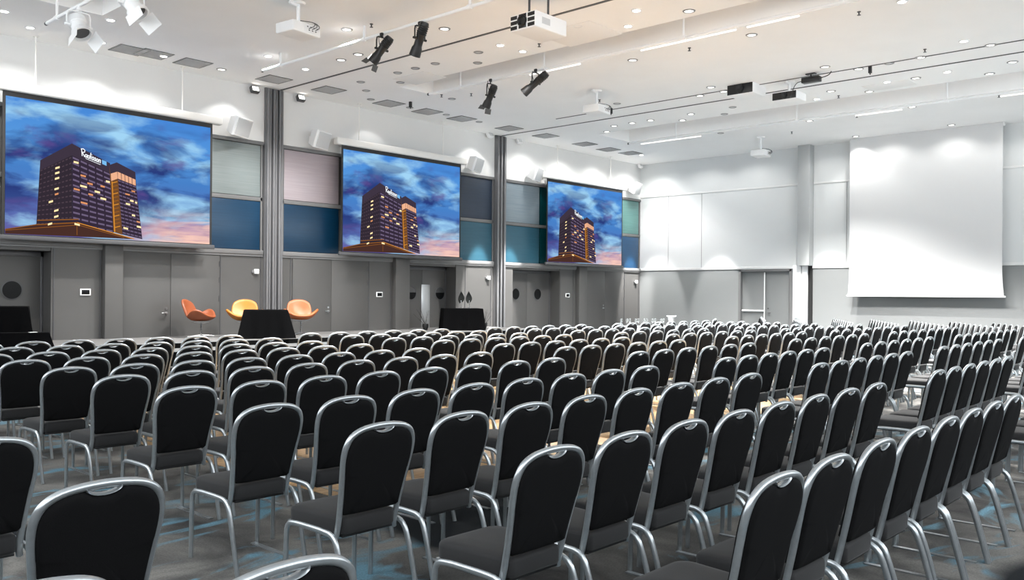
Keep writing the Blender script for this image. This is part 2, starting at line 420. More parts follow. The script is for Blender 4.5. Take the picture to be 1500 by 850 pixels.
# coloured wall panels ---------------------------------------------------
def wpanel(p, m, label):
    (x0, z0, x1, z1) = p
    h = MB(); h.box(x0, YL + 0.012, z0, x1, YL + 0.055, z1, 0, 0.004)
    o = h.build('acoustic_panel', m); tag(o, label, 'wall panel', 'coloured panels on the screen wall', 'thing')
for p, m, l in (
    ((9.05, 3.71, 10.56, 4.87), 'p_grey', 'grey-green wall panel between the largest screen and the dark grooved column'),
    ((9.05, 2.51, 10.56, 3.60), 'p_navy', 'deep blue wall panel below the grey-green one, beside the largest screen'),
    ((11.18, 3.71, 12.72, 4.87), 'p_pink', 'blush pink wall panel beside the middle screen'),
    ((11.18, 2.51, 12.72, 3.60), 'p_ink', 'ink blue wall panel below the blush pink panel'),
    ((16.40, 3.71, 18.14, 4.87), 'p_slate', 'slate navy wall panel above a petrol one, beside the middle screen'),
    ((16.40, 2.51, 18.14, 3.60), 'p_petrol', 'petrol blue wall panel below the slate navy one, beside the middle screen'),
    ((18.72, 3.71, 20.26, 4.87), 'p_mist', 'mist blue wall panel between the second grooved column and the smallest screen'),
    ((18.72, 2.51, 20.26, 3.60), 'p_petrol', 'petrol blue wall panel below the mist blue one, beside the smallest screen'),
    ((20.31, 3.71, 21.9, 4.87), 'p_teal', 'narrow dark teal wall panel strip at the upper edge of the smallest screen'),
    ((20.31, 2.51, 21.9, 3.60), 'p_teal', 'narrow dark teal wall panel strip at the lower edge of the smallest screen'),
    ((24.3, 3.71, 25.68, 4.87), 'p_aqua', 'aqua green wall panel in the room corner, above a blue one'),
    ((24.3, 2.51, 25.68, 3.60), 'p_ink', 'bright blue wall panel in the room corner, below the aqua one')):
    wpanel(p, m, l)
M['p_ink2'] = panel_mat('panel_corner_blue', (2, 66, 112), (6, 84, 132))
for o in C.objects:
    if o.get('label', '').startswith('bright blue wall panel'): o.data.materials[0] = M['p_ink2']

# ------------------------------------------------------------------ projection screens showing the hotel photograph
SW, SH = 4.0, 2.62
SCR = 0.65       # brightness of the projected picture
def sky_mat():
    s = NT('projected_evening_sky'); tc = s.node('ShaderNodeTexCoord'); uv = tc.outputs['UV']
    sep = s.node('ShaderNodeSeparateXYZ'); s.link(uv, sep.inputs[0]); U, V = sep.outputs[0], sep.outputs[1]
    def nz(scale, sx, sy, det, dist, loc=(0, 0, 0), rot=0.0):
        mp = s.node('ShaderNodeMapping'); mp.inputs['Scale'].default_value = (sx, sy, 1); mp.inputs['Location'].default_value = loc
        mp.inputs['Rotation'].default_value = (0, 0, rot)
        s.link(uv, mp.inputs['Vector']); n = s.node('ShaderNodeTexNoise', Scale=scale, Detail=det, Distortion=dist)
        s.link(mp.outputs['Vector'], n.inputs['Vector']); return n.outputs['Fac']
    base = s.ramp(V, [(0.0, lin((104, 96, 160))), (0.12, lin((92, 104, 170))), (0.25, lin((84, 116, 184))), (0.5, lin((70, 126, 196))), (0.75, lin((84, 148, 216))), (1.0, lin((70, 134, 212)))])
    warm = s.math('MULTIPLY', s.ramp(U, [(0.45, (0, 0, 0, 1)), (0.75, (1, 1, 1, 1))]), s.ramp(V, [(0.04, (1, 1, 1, 1)), (0.28, (0, 0, 0, 1))]))
    base = s.mix(warm, base, lin((222, 178, 184)))
    light = s.ramp(nz(3.1, 1.0, 1.55, 9, 0.35, (1.3, 0.4, 0)), [(0.46, (0, 0, 0, 1)), (0.64, (1, 1, 1, 1))])
    c = s.mix(light, base, lin((158, 208, 240)))
    dark = s.ramp(nz(3.3, 1.0, 1.7, 9, 0.4, (4.1, 2.7, 0)), [(0.44, (0, 0, 0, 1)), (0.60, (0.95, 0.95, 0.95, 1))])
    midm = s.ramp(V, [(0.05, (0.35, 0.35, 0.35, 1)), (0.35, (1, 1, 1, 1)), (0.68, (1, 1, 1, 1)), (0.95, (0.35, 0.35, 0.35, 1))])
    c = s.mix(s.math('MULTIPLY', dark, midm), c, lin((38, 52, 116)))
    purp = s.ramp(nz(3.8, 1.0, 1.9, 8, 0.4, (7.7, 9.1, 0)), [(0.55, (0, 0, 0, 1)), (0.68, (0.7, 0.7, 0.7, 1))])
    c = s.mix(s.math('MULTIPLY', purp, midm), c, lin((92, 74, 140)))
    glow = s.math('MULTIPLY', s.ramp(U, [(0.55, (0, 0, 0, 1)), (0.9, (1, 1, 1, 1))]), s.ramp(V, [(0.03, (1, 1, 1, 1)), (0.3, (0, 0, 0, 1))]))
    pk = s.ramp(nz(4.0, 1.0, 5.0, 6, 0.7, (2.2, 6.1, 0)), [(0.42, (0, 0, 0, 1)), (0.6, (1, 1, 1, 1))])
    c = s.mix(s.math('MULTIPLY', glow, pk), c, lin((250, 206, 186)))
    s.link(c, s.b.inputs['Emission Color']); s.b.inputs['Emission Strength'].default_value = SCR
    s.b.inputs['Base Color'].default_value = (0, 0, 0, 1); s.b.inputs['Specular IOR Level'].default_value = 0; s.b.inputs['Roughness'].default_value = 1
    return s.m
def facade_mat(name, wall, win, cols, rows, wu, wv, lo=0.0):
    """emissive facade: rows of pale window bands from UV"""
    s = NT(name); tc = s.node('ShaderNodeTexCoord'); sep = s.node('ShaderNodeSeparateXYZ'); s.link(tc.outputs['UV'], sep.inputs[0])
    fu = s.math('FRACT', s.math('MULTIPLY', sep.outputs[0], cols)); fv = s.math('FRACT', s.math('MULTIPLY', sep.outputs[1], rows))
    a = s.math('LESS_THAN', s.math('ABSOLUTE', s.math('SUBTRACT', fu, 0.5)), wu / 2)
    c_ = s.math('LESS_THAN', s.math('ABSOLUTE', s.math('SUBTRACT', fv, 0.5)), wv / 2)
    col = s.mix(s.math('MULTIPLY', a, c_), lin(wall), lin(win))
    s.link(col, s.b.inputs['Emission Color']); s.b.inputs['Emission Strength'].default_value = SCR
    s.b.inputs['Base Color'].default_value = (0, 0, 0, 1); s.b.inputs['Specular IOR Level'].default_value = 0; s.b.inputs['Roughness'].default_value = 1
    return s.m
PM = [sky_mat(), facade_mat('projected_facade_side', (50, 42, 52), (76, 62, 72), 9, 15, 0.6, 0.25), facade_mat('projected_facade_front', (52, 42, 58), (108, 94, 122), 5, 15, 0.8, 0.34),
      emat('projected_parapet', (62, 52, 66), SCR), emat('projected_orange_edge', (150, 92, 36), SCR), emat('projected_podium', (72, 46, 40), SCR),
      emat('projected_lit_window', (255, 226, 170), SCR * 1.15), emat('projected_warm_window', (224, 150, 100), SCR), emat('projected_peach', (236, 176, 140), SCR),
      emat('projected_sign_white', (244, 250, 255), SCR * 1.2), emat('projected_sign_blue', (120, 186, 236), SCR), emat('projected_tower_side', (112, 74, 44), SCR), emat('projected_amber_line', (214, 140, 50), SCR)]
# picture features were read off the largest screen: crop pixel (cx, cy) -> position on the screen
P0 = onY(2, 131, YL - 0.35)
SX0, SZ1 = 5.20, 5.12
def sp(cx, cy):
    q = onY(cx / 3.865, 150 + cy / 3.865, YL - 0.35); return (q.x - SX0, q.z - SZ1)     # metres right of / above the top-left corner
class Pic:
    def __init__(s): s.bm = bmesh.new(); s.uv = s.bm.loops.layers.uv.new('UVMap'); s.y = 0.0
    def poly(s, pts, mi, uvs=None, lift=None):
        s.y -= 0.0006
        f = s.bm.faces.new([s.bm.verts.new((p[0], s.y, p[1])) for p in pts]); f.material_index = mi
        if uvs:
            for lp, q in zip(f.loops, uvs): lp[s.uv].uv = q
        return f
    def grid(s, a, b_, c, d_, mi, n=6):
        """bilinear patch a(top-left) b(top-right) c(bottom-right) d(bottom-left) with 0-1 UVs"""
        s.y -= 0.0006
        L = lambda p, q, t: (p[0] + (q[0] - p[0]) * t, p[1] + (q[1] - p[1]) * t)
        vs = {}
        for i in range(n + 1):
            for j in range(n + 1):
                p = L(L(a, b_, i / n), L(d_, c, i / n), j / n); vs[i, j] = (s.bm.verts.new((p[0], s.y, p[1])), (i / n, 1 - j / n))
        for i in range(n):
            for j in range(n):
                q = [vs[i, j], vs[i, j + 1], vs[i + 1, j + 1], vs[i + 1, j]]
                f = s.bm.faces.new([w[0] for w in q]); f.material_index = mi
                for lp, w in zip(f.loops, q): lp[s.uv].uv = w[1]
def on(a, b_, c, d_, u, v):
    L = lambda p, q, t: (p[0] + (q[0] - p[0]) * t, p[1] + (q[1] - p[1]) * t)
    return L(L(a, b_, u), L(d_, c, u), v)
def picture_mesh():
    p = Pic(); bz = 0.10; ZB = -SH + 0.06
    p.poly([(0.05, -bz), (SW - 0.05, -bz), (SW - 0.05, ZB), (0.05, ZB)], 0, [(0, 1), (1, 1), (1, 0), (0, 0)])
    TL, TC, TR, BR, BC, BL = sp(222, 328), sp(400, 233), sp(617, 345), sp(641, 745), sp(407, 700), sp(202, 700)
    L1, L2 = sp(219, 385), sp(401, 300); R2 = sp(620, 402)
    p.grid(TL, TC, BC, BL, 1); p.grid(TC, TR, BR, BC, 2)
    p.poly([TL, TC, L2, L1], 3); p.poly([TC, TR, R2, L2], 3)
    # rear tower
    A, B_, D = sp(612, 355), sp(655, 340), sp(760, 395)
    p.grid(sp(657, 430), sp(765, 470), sp(803, 775), sp(690, 748), 2)
    p.poly([A, B_, sp(690, 750), sp(640, 735)], 11); p.poly([B_, D, sp(766, 472), sp(658, 436)], 3); p.poly([A, B_, sp(658, 400), sp(619, 408)], 3)
    p.poly([sp(621, 404), sp(657, 393), sp(660, 432), sp(624, 446)], 8); p.poly([sp(660, 393), sp(761, 438), sp(763, 472), sp(661, 432)], 8)
    for i in range(1, 5):
        x = 660 + 101 * i / 5; y = 393 + 45 * i / 5; p.poly([sp(x - 1.5, y), sp(x + 1.5, y), sp(x + 3.5, y + 38), sp(x + 0.5, y + 37)], 3)
    for i in range(13):
        t = 455 + i * 21; xo = 622 + (t - 450) * 0.066; p.poly([sp(xo + 3, t), sp(xo + 36, t - 8), sp(xo + 36, t - 3), sp(xo + 3, t + 5)], 12 if i % 3 == 0 else 4)
    p.poly([sp(625, 450), sp(630, 448), sp(648, 735), sp(641, 733)], 12)
    # podium
    p.poly([(0.05, sp(2, 715)[1]), sp(200, 690), sp(432, 678), sp(750, 775), sp(430, 760), (0.05, ZB + 0.002)], 5)
    for (x0, y0, x1, y1, w, mi) in ((0, 716, 205, 690, 4, 4), (205, 690, 432, 679, 5, 4), (432, 679, 755, 772, 5, 12), (432, 692, 700, 766, 3, 4), (205, 666, 440, 660, 5, 4), (0, 722, 430, 694, 3, 4), (430, 690, 431, 752, 3, 4)):
        if x0 == 0: a = (0.05, sp(2, y0)[1]); c = (0.05, sp(2, y0 + w)[1])
        else: a = sp(x0, y0); c = sp(x0, y0 + w)
        if x1 - x0 < 3: p.poly([sp(x0 - 1.5, y0), sp(x0 + 1.5, y0), sp(x1 + 1.5, y1), sp(x1 - 1.5, y1)], mi)
        else: p.poly([a, sp(x1, y1), sp(x1, y1 + w), c], mi)
    # lit windows, drawn as small leaning bars
    def win(x, y, w=20, h=9, tilt=0.25, mi=6): p.poly([sp(x - w / 2, y - tilt * w / 2 - h / 2), sp(x + w / 2, y + tilt * w / 2 - h / 2), sp(x + w / 2, y + tilt * w / 2 + h / 2), sp(x - w / 2, y - tilt * w / 2 + h / 2)], mi)
    for x, y in ((317, 371), (316, 400), (315, 431), (313, 490), (281, 563), (312, 613), (312, 647), (277, 689)): win(x, y, 24, 11, -0.3)
    win(313, 520, 20, 10, -0.3, 7)
    for x, y, w in ((422, 341, 28), (465, 477, 38), (543, 508, 30), (577, 547, 32), (602, 450, 22), (430, 692, 30)): win(x, y, w, 11)
    for x, y, w in ((462, 417, 30), (501, 462, 30), (426, 494, 34), (505, 523, 26), (468, 571, 38), (572, 477, 24)): win(x, y, w, 10, 0.25, 7)
    for x, y, w in ((738, 559, 20), (716, 577, 24), (762, 569, 12), (748, 641, 18), (779, 706, 24), (704, 714, 26)): win(x, y, w, 10)
    for x, y, w in ((713, 522, 26), (775, 678, 20), (745, 505, 20)): win(x, y, w, 8, 0.25, 7)
    p.poly([sp(566, 326), sp(592, 337), sp(593, 361), sp(568, 350)], 10)
    # the hotel's lettered sign, handwriting strokes in a sheared frame (0-7 across, 0-1 high)
    S = {'R': [[(0.1, 1.25), (0.45, 0.0)], [(0.0, 1.15), (0.5, 1.35), (0.95, 1.2), (0.95, 0.85), (0.4, 0.65)], [(0.4, 0.65), (1.05, 0.0)]],
         'a': [[(0.55, 0.55), (0.15, 0.5), (0.05, 0.1), (0.35, 0.02), (0.6, 0.5), (0.6, 0.05)]],
         'd': [[(0.55, 0.5), (0.15, 0.5), (0.05, 0.1), (0.35, 0.02), (0.6, 0.4), (0.72, 1.15), (0.6, 0.05)]],
         'i': [[(0.2, 0.6), (0.2, 0.02)], [(0.22, 0.85), (0.24, 0.92)]],
         's': [[(0.45, 0.52), (0.2, 0.6), (0.12, 0.42), (0.42, 0.2), (0.3, 0.02), (0.05, 0.08)]],
         'o': [[(0.3, 0.58), (0.08, 0.4), (0.12, 0.05), (0.42, 0.05), (0.5, 0.4), (0.3, 0.58)]],
         'n': [[(0.1, 0.58), (0.1, 0.02)], [(0.1, 0.4), (0.32, 0.6), (0.48, 0.5), (0.48, 0.02)]]}
    x = 0.0; o = (444, 300); ex = (120.0 / 5.3, 50.0 / 5.3); ey = (3.0, -30.0)
    q = lambda a, c: sp(o[0] + ex[0] * a + ey[0] * c, o[1] + ex[1] * a + ey[1] * c)
    for ch, adv in zip('Radisson', (1.05, 0.66, 0.72, 0.36, 0.5, 0.5, 0.6, 0.6)):
        for st in S[ch]:
            for (a, c), (a2, c2) in zip(st, st[1:]):
                P, Q = q(x + a, c), q(x + a2, c2); dx, dz = Q[0] - P[0], Q[1] - P[1]; l = math.hypot(dx, dz) or 1; w = 0.0065
                nx, nz_ = -dz / l * w, dx / l * w; ex_, ez_ = dx / l * 0.004, dz / l * 0.004
                p.y += 0.0006 if p.y < -0.06 else 0
                p.poly([(P[0] - nx - ex_, P[1] - nz_ - ez_), (P[0] + nx - ex_, P[1] + nz_ - ez_), (Q[0] + nx + ex_, Q[1] + nz_ + ez_), (Q[0] - nx + ex_, Q[1] - nz_ + ez_)], 9)
        x += adv
    p.poly([q(1.2, -0.22), q(5.0, -0.22), q(5.0, -0.3), q(1.2, -0.3)], 9)
    for f in p.bm.faces:
        if f.normal.y > 0: f.normal_flip()
    me = bpy.data.meshes.new('projected_picture'); p.bm.to_mesh(me); p.bm.free()
    for m in PM: me.materials.append(m)
    return me
PIC = picture_mesh()
def wall_screen(x0, label, casing_ext):
    t = thing('projection_screen', label, 'screen', (x0, YL - 0.35, SZ1), 0, 'projection screens on the panelled wall')
    h = MB(); h.box(0, 0.004, -SH + 0.03, SW, 0.012, 0.0); h.build('black_border', 'black', t)
    o = bpy.data.objects.new('projected_picture', PIC); C.objects.link(o); o.parent = t
    h = MB(); h.box(-0.06, -0.02, -SH - 0.04, SW + 0.06, 0.035, -SH + 0.045, 0, 0.012); h.build('bottom_bar', 'grey_dark', t)
    h = MB(); h.box(-0.16, -0.05, -0.005, SW + casing_ext, 0.13, 0.165, 0, 0.035, 3); h.build('casing', 'off_white', t)
    for x in (0.55, 3.35):
        h = MB(); h.tube([(x, 0.04, 0.16), (x, 0.04, ZC - SZ1)], 0.013, 8); h.box(x - 0.04, 0.0, ZC - SZ1 - 0.01, x + 0.04, 0.08, ZC - SZ1); h.build('hanging_rod', 'off_white', t)
    for s_ in (0.2, SW - 0.2):
        h = MB(); h.box(s_ - 0.03, 0.1, 0.03, s_ + 0.03, 0.35, 0.12); h.build('wall_bracket', 'off_white', t)
    return t
wall_screen(SX0, 'largest projection screen by the round-window door, showing a tower under evening clouds', 0.22)
wall_screen(12.53, 'middle projection screen between the two grooved columns, showing a tower at dusk', 0.2)
wall_screen(20.19, 'smallest projection screen closest to the room corner, showing a tower at dusk', 0.2)
# large blank screen by the end wall
t = thing('hanging_projection_screen', 'large blank white projection screen hanging from ceiling before the end wall', 'screen', (XE - 0.38, 0, 0), 0)
b = MB(); ny, nzz = 20, 24; ya, yc = 5.76, 9.77; zt, zb = ZC - 0.002, 1.60; G = {}
for i in range(ny + 1):
    for j in range(nzz + 1):
        u = i / ny; v = j / nzz; z = zb + (zt - zb) * v; fl = 0.045 * max(0, 1 - v * 5) ** 2
        y = ya - fl + (yc - ya + 2 * fl) * u
        bow = 0.02 * math.exp(-v * 9) * (abs(2 * u - 1) ** 3)
        G[i, j] = [b.v((bow, y, z)), b.v((bow + 0.006, y, z))]
for i in range(ny):
    for j in range(nzz):
        b.face([G[i, j][0], G[i + 1, j][0], G[i + 1, j + 1][0], G[i, j + 1][0]]); b.face([G[i, j][1], G[i, j + 1][1], G[i + 1, j + 1][1], G[i + 1, j][1]])
b.build('screen_sheet', 'screen_cloth', t)
b = MB(); b.box(-0.02, ya - 0.09, zb - 0.035, 0.025, yc + 0.07, zb + 0.01, 0, 0.008); b.build('bottom_bar', 'white_metal', t)
b = MB(); b.box(0.02, ya - 0.02, ZC - 0.09, 0.14, yc + 0.02, ZC - 0.002, 0, 0.01); b.build('casing', 'white_metal', t)

# ------------------------------------------------------------------ stage
SF, ST = 15.2, 0.62
b = MB(); b.box(1.5, SF, 0.45, 17.8, YL - 0.18, ST, 0); b.box(1.5, SF + 0.03, 0.0, 17.8, YL - 0.18, 0.45, 1)
b.box(1.5, SF - 0.012, 0.45, 17.8, SF, 0.515, 2); b.box(1.5, SF - 0.006, 0.515, 17.8, SF, ST - 0.012, 1); b.box(1.5, SF - 0.012, ST - 0.012, 17.8, SF, ST, 2)
o = b.build('stage_platform', ['stage_top', 'skirt', 'alu']); tag(o, 'long low stage along the screen wall with grey top and black skirt', 'stage')

b = MB(); b.box(1.5, YL - 0.178, 0.0, 17.8, YL + 0.44, ST - 0.002); struct(b.build('baseboard_left', 'stage_top'))
def swan(name, x, y, rz, m, label):
    t = thing('swivel_armchair', label, 'armchair', (x, y, ST), rz, 'leather swivel armchairs on the stage')
    b = MB(); n = 72; ns = 12; R = []
    def rim(th):
        a = abs((math.degrees(th) + 180) % 360 - 180)         # 0 = front, 180 = back
        back = 1 / (1 + math.exp(-(a - 131) / 3.2)); arm = math.exp(-((a - 80) / 34) ** 2)
        notch = math.exp(-((a - 126) / 8) ** 2)
        ht = 0.42 + 0.145 * arm * (1 - back) + back * (0.36 - 0.16 * (abs(180 - a) / 50) ** 2.4) - 0.035 * notch
        rd = 0.30 + 0.075 * arm * (1 - back) + back * 0.085 + 0.02 * math.exp(-(a / 40) ** 2)
        return rd, ht
    for i in range(ns + 1):
        s_ = i / ns; ring = []
        for k_ in range(n):
            th = 2 * PI * k_ / n; rd, ht = rim(th); zb_ = 0.335
            r = rd * (s_ ** 0.62) * (1 if s_ < 1 else 1); z = zb_ + (ht - zb_) * (s_ ** 2.3)
            sx = 1.0 + 0.06 * (s_ ** 2)
            ring.append((r * math.sin(th) * sx, r * math.cos(th) * 0.96 - 0.02, z))
        R.append(ring)
    R = R[1:]
    rr = [b.ring(q) for q in R]
    for a_, c_ in zip(rr, rr[1:]): b.bridge(a_, c_)
    b.face(rr[0])
    o = b.build('shell', m, t, 60)
    md = o.modifiers.new('thick', 'SOLIDIFY'); md.thickness = 0.05; md.offset = -1; md2 = o.modifiers.new('round', 'SUBSURF'); md2.levels = 1; md2.render_levels = 1
    b = MB(); b.lathe([(0.05, 0.295), (0.14, 0.30), (0.2, 0.315), (0.12, 0.29)], 24); b.lathe([(0.02, 0.03), (0.02, 0.3)], 14); b.build('column', 'chrome', t)
    for k_ in range(4):
        b = MB(); a_ = PI / 4 + k_ * PI / 2; c_, s2 = math.cos(a_), math.sin(a_)
        b.tube([(0.01 * c_, 0.01 * s2, 0.05), (0.15 * c_, 0.15 * s2, 0.038), (0.29 * c_, 0.29 * s2, 0.018)], 0.013, 8); b.build('leg', 'chrome', t)
p1, p2, p3 = onZ(295, 494.5, ST), onZ(359, 493.5, ST), onZ(441, 490.8, ST)
swan('a', p1.x, p1.y, math.radians(-140), 'rust', 'rust coloured swivel armchair turned sideways, furthest from the draped table')
swan('b', p2.x, p2.y, math.radians(150), 'orange', 'bright orange swivel armchair facing the audience beside the black draped table')
swan('c', p3.x, p3.y, math.radians(156), 'tan', 'tan orange swivel armchair half hidden behind the black draped table')

def draped(x, y, w, dp, hgt, rz, label, flare, z0=ST, topm='cloth'):
    t = thing('draped_table', label, 'table', (x, y, z0), rz, 'tables under black cloths')
    b = MB(); rings = []; per = []
    def outline(s_, seed):
        out = []
        hw, hd = w / 2, dp / 2
        cs = [(-hw, -hd), (hw, -hd), (hw, hd), (-hw, hd)]
        N = 14
        for e in range(4):
            a, c = Vector(cs[e]), Vector(cs[(e + 1) % 4]); nrm = Vector(((c - a).y, -(c - a).x)).normalized()
            for i in range(N):
                u = i / N; p = a.lerp(c, u); corner = min(u, 1 - u) if i else 0.0
                cf = max(0, 1 - corner * 5)
                fold = 0.018 * math.sin(u * 2 * PI * 3.5 + e * 1.7 + seed) * s_
                p = p + nrm * (flare * 0.30 * s_ + fold)
                p = p + p.normalized() * (flare * cf * s_)
                out.append((p.x, p.y, max(0.004, hgt * (1 - s_) + 0.0)))
        return out
    for s_ in (0.985, 0.8, 0.55, 0.3, 0.1, 0.03): rings.append(outline(s_, 0.4))
    top = outline(0.0, 0.4); rings.append([(p[0] * 1.0, p[1], hgt - 0.008) for p in top]); rings.append([(p[0] * 0.985, p[1] * 0.985, hgt) for p in top])
    b.loft(rings, 0, False, True); b.build('tablecloth', 'cloth', t)
    b = MB(); b.box(-w / 2 + 0.01, -dp / 2 + 0.01, hgt - 0.04, w / 2 - 0.01, dp / 2 - 0.01, hgt - 0.012); b.build('tabletop', 'darkgrey_p', t)
    for sx in (-1, 1):
        for sy in (-1, 1):
            b = MB(); b.tube([(sx * (w / 2 - 0.06), sy * (dp / 2 - 0.06), 0.0), (sx * (w / 2 - 0.06), sy * (dp / 2 - 0.06), hgt - 0.04)], 0.018, 8); b.build('leg', 'darkgrey_p', t)
    return t
draped(9.62, 15.58, 0.86, 0.56, 0.58, -0.55, 'low black draped table at stage edge before two orange armchairs', 0.13)
draped(15.55, 15.95, 1.0, 0.7, 0.56, -0.62, 'black draped table with leaf ornaments before the round-window doors', 0.05)
draped(4.98, 16.42, 0.9, 0.7, 0.66, -0.35, 'taller black draped table by the round-window door at the picture edge', 0.09)
draped(4.85, 15.62, 1.25, 0.28, 0.24, -0.35, 'low black draped ledge with a white card, before the taller draped table', 0.05)
o = MB(); o.box(-0.06, -0.04, 0, 0.06, 0.04, 0.006, 0, 0.001); o = o.build('card', 'paper', None, loc=(5.2, 15.46, ST + 0.241)); tag(o, 'small white card lying on the low black draped ledge', 'card')
# leaf ornaments on the second table
for nm, dx, rot, lab in (('a', -0.02, -0.95, 'dark leaf ornament on thin stem, left one of the pair on draped table'), ('b', 0.2, -0.6, 'dark leaf ornament on thin stem, right one of the pair on draped table')):
    t = thing('leaf_ornament', lab, 'ornament', (15.55 + dx * 0.85, 15.95 - dx * 0.5, ST + 0.561), rot, 'leaf ornaments on the draped table')
    b = MB(); b.lathe([(0.05, 0), (0.05, 0.015), (0.012, 0.03)], 18); b.build('base', 'glass', t)
    b = MB(); b.tube([(0, 0, 0.02), (0.01, 0, 0.12), (0.0, 0, 0.2)], 0.006, 8); b.build('stem', 'chrome', t)
    b = MB(); n = 10; A_, B2 = [], []
    for i in range(n + 1):
        u = i / n; wv = 0.085 * math.sin(PI * (0.06 + 0.94 * u)) ** 0.8 * (1.3 - 0.8 * u); z = 0.17 + 0.28 * u; bend = 0.05 * math.sin(u * 2.2)
        A_.append([(-wv, bend, z - 0.05 * (1 - u)), (0, bend + 0.012, z), (wv, bend, z - 0.02)]); B2.append([(-wv, bend + 0.006, z - 0.05 * (1 - u)), (0, bend + 0.02, z), (wv, bend + 0.006, z - 0.02)])
    for S_ in (A_, B2):
        q = [b.ring(r_) for r_ in S_]
        for a_, c_ in zip(q, q[1:]): b.bridge(a_, c_, 0, False)
    b.build('leaf', 'leaf', t)
def twigs(x, y, z, h, n, label):
    t = thing('twig_plant', label, 'plant', (x, y, z), 0, 'bare twig plants by the draped table')
    b = MB(); b.lathe([(0.05, 0), (0.08, 0.1), (0.075, 0.16), (0.06, 0.15)], 16); b.build('pot', 'black_plastic', t)
    b = MB(); rnd = random.Random(n)
    for i in range(n):
        a = rnd.uniform(0, 2 * PI); l = h * rnd.uniform(0.6, 1); s_ = rnd.uniform(0.1, 0.45)
        b.tube([(0, 0, 0.12), (s_ * 0.3 * math.cos(a), s_ * 0.3 * math.sin(a), l * 0.5), (s_ * math.cos(a), s_ * math.sin(a), l)], [0.007, 0.005, 0.003], 5)
    b.build('twigs', 'twig', t)
twigs(14.75, 16.45, ST, 0.62, 7, 'thin twig plant on stage before the doors, left of leaf ornament table')
twigs(16.65, 16.2, ST, 0.55, 11, 'thin twig plant between the leaf ornament table and the grooved column')

# ------------------------------------------------------------------ wall devices
def keypad(x, z, label):
    t = thing('wall_touch_panel', label, 'touch panel', (x, YL, z), 0, 'touch panels on the dado')
    b = MB(); b.box(-0.1, -0.022, -0.065, 0.1, 0.0, 0.065, 0, 0.006); b.build('frame', 'white_p', t)
    b = MB(); b.box(-0.075, -0.0245, -0.044, 0.075, -0.02, 0.044, 0, 0.002); b.build('display', 'glassdark', t)
keypad(6.77, 1.53, 'white framed touch panel beside the recessed round-window door under largest screen')
keypad(13.99, 1.52, 'white framed touch panel between the lever-handle doors and pilaster below middle screen')
keypad(21.66, 1.53, 'white framed touch panel below the smallest screen')
def sensor(x, z, label):
    t = thing('wall_sensor', label, 'sensor', (x, YL, z), 0, 'white sensors on the dado')
    b = MB(); b.box(-0.035, -0.07, -0.055, 0.075, -0.02, 0.055, 0, 0.012); b.build('housing', 'white_p', t)
    b = MB(); b.box(-0.085, -0.035, -0.035, -0.03, 0.0, 0.03, 0, 0.006); b.tube([(0, -0.03, 0), (0, 0.0, 0)], 0.015, 8); b.build('bracket', 'grey_light', t)
sensor(10.43, 2.02, 'white sensor box on the dado just before the first grooved column')
sensor(17.95, 2.02, 'white sensor box on the dado just before the second grooved column')
sensor(25.48, 2.02, 'white sensor box on the dado in the room corner')
for x, z, l in ((9.48, 1.37, 0),): pass
def floodlight(px_, py_, label, dark=True):
    q = onY(px_, py_)
    t = thing('wall_floodlight', label, 'lamp', (q.x, YL, q.z), 0, 'small floodlights high on the screen wall')
    b = MB(); b.T = Matrix.Translation((0, -0.13, 0)) @ Matrix.Rotation(math.radians(-25), 4, 'X')
    b.box(-0.10, -0.05, -0.075, 0.10, 0.05, 0.075, 0, 0.02); b.build('housing', 'darkgrey_p' if dark else 'white_p', t)
    b = MB(); b.T = Matrix.Translation((0, -0.13, 0)) @ Matrix.Rotation(math.radians(-25), 4, 'X')
    b.box(-0.075, -0.056, -0.05, 0.075, -0.045, 0.05, 0, 0.006); b.build('lens', 'lit_dim' if dark else 'grille', t)
    b = MB(); b.tube([(0, 0, 0.06), (0, -0.09, 0.06), (0, -0.12, 0.02)], 0.012, 8); b.build('bracket', 'darkgrey_p', t)
floodlight(366, 133, 'small dark floodlight above the nearest wall speaker, before first grooved column')
floodlight(433.5, 145.5, 'small dark floodlight just past the first grooved column')
floodlight(711, 199, 'small round floodlight just before the second grooved column', False)
floodlight(754, 208, 'small round floodlight just past the second grooved column', False)
floodlight(932, 243.5, 'small round floodlight high in the room corner', False)
def speaker(x, z, label, yaw, n=0):
    t = thing('wall_speaker', label, 'speaker', (x, YL - 0.30, z), 0, 'white loudspeakers above the wall panels')
    T = Matrix.Rotation(math.radians(yaw), 4, 'Z') @ Matrix.Rotation(math.radians(18), 4, 'X')
    b = MB(); b.T = T
    fr = [(-0.27, -0.13, -0.2), (0.27, -0.13, -0.2), (0.27, -0.13, 0.2), (-0.27, -0.13, 0.2)]; bk = [(-0.16, 0.15, -0.16), (0.16, 0.15, -0.16), (0.16, 0.15, 0.16), (-0.16, 0.15, 0.16)]
    md_ = [(-0.28, -0.08, -0.21), (0.28, -0.08, -0.21), (0.28, -0.08, 0.21), (-0.28, -0.08, 0.21)]
    b.loft([fr, md_, bk]); b.build('cabinet', 'white_p', t)
    b = MB(); b.T = T; b.box(-0.25, -0.142, -0.18, 0.25, -0.128, 0.18, 0, 0.006); b.build('grille', 'grille', t)
    b = MB(); b.tube([(0, 0.1, 0), (0, 0.2, 0.0), (0, 0.30, 0.0)], 0.03, 8); b.box(-0.08, 0.28, -0.09, 0.08, 0.30, 0.09); b.build('bracket', 'white_p', t)
speaker(9.84, 5.16, 'white wall speaker between largest screen and the first grooved column', 25)
speaker(11.92, 5.17, 'white wall speaker between first grooved column and middle screen', 22)
speaker(17.12, 5.19, 'white wall speaker between middle screen and second grooved column', 22)
speaker(19.70, 5.20, 'white wall speaker between second grooved column and smallest screen', 22)
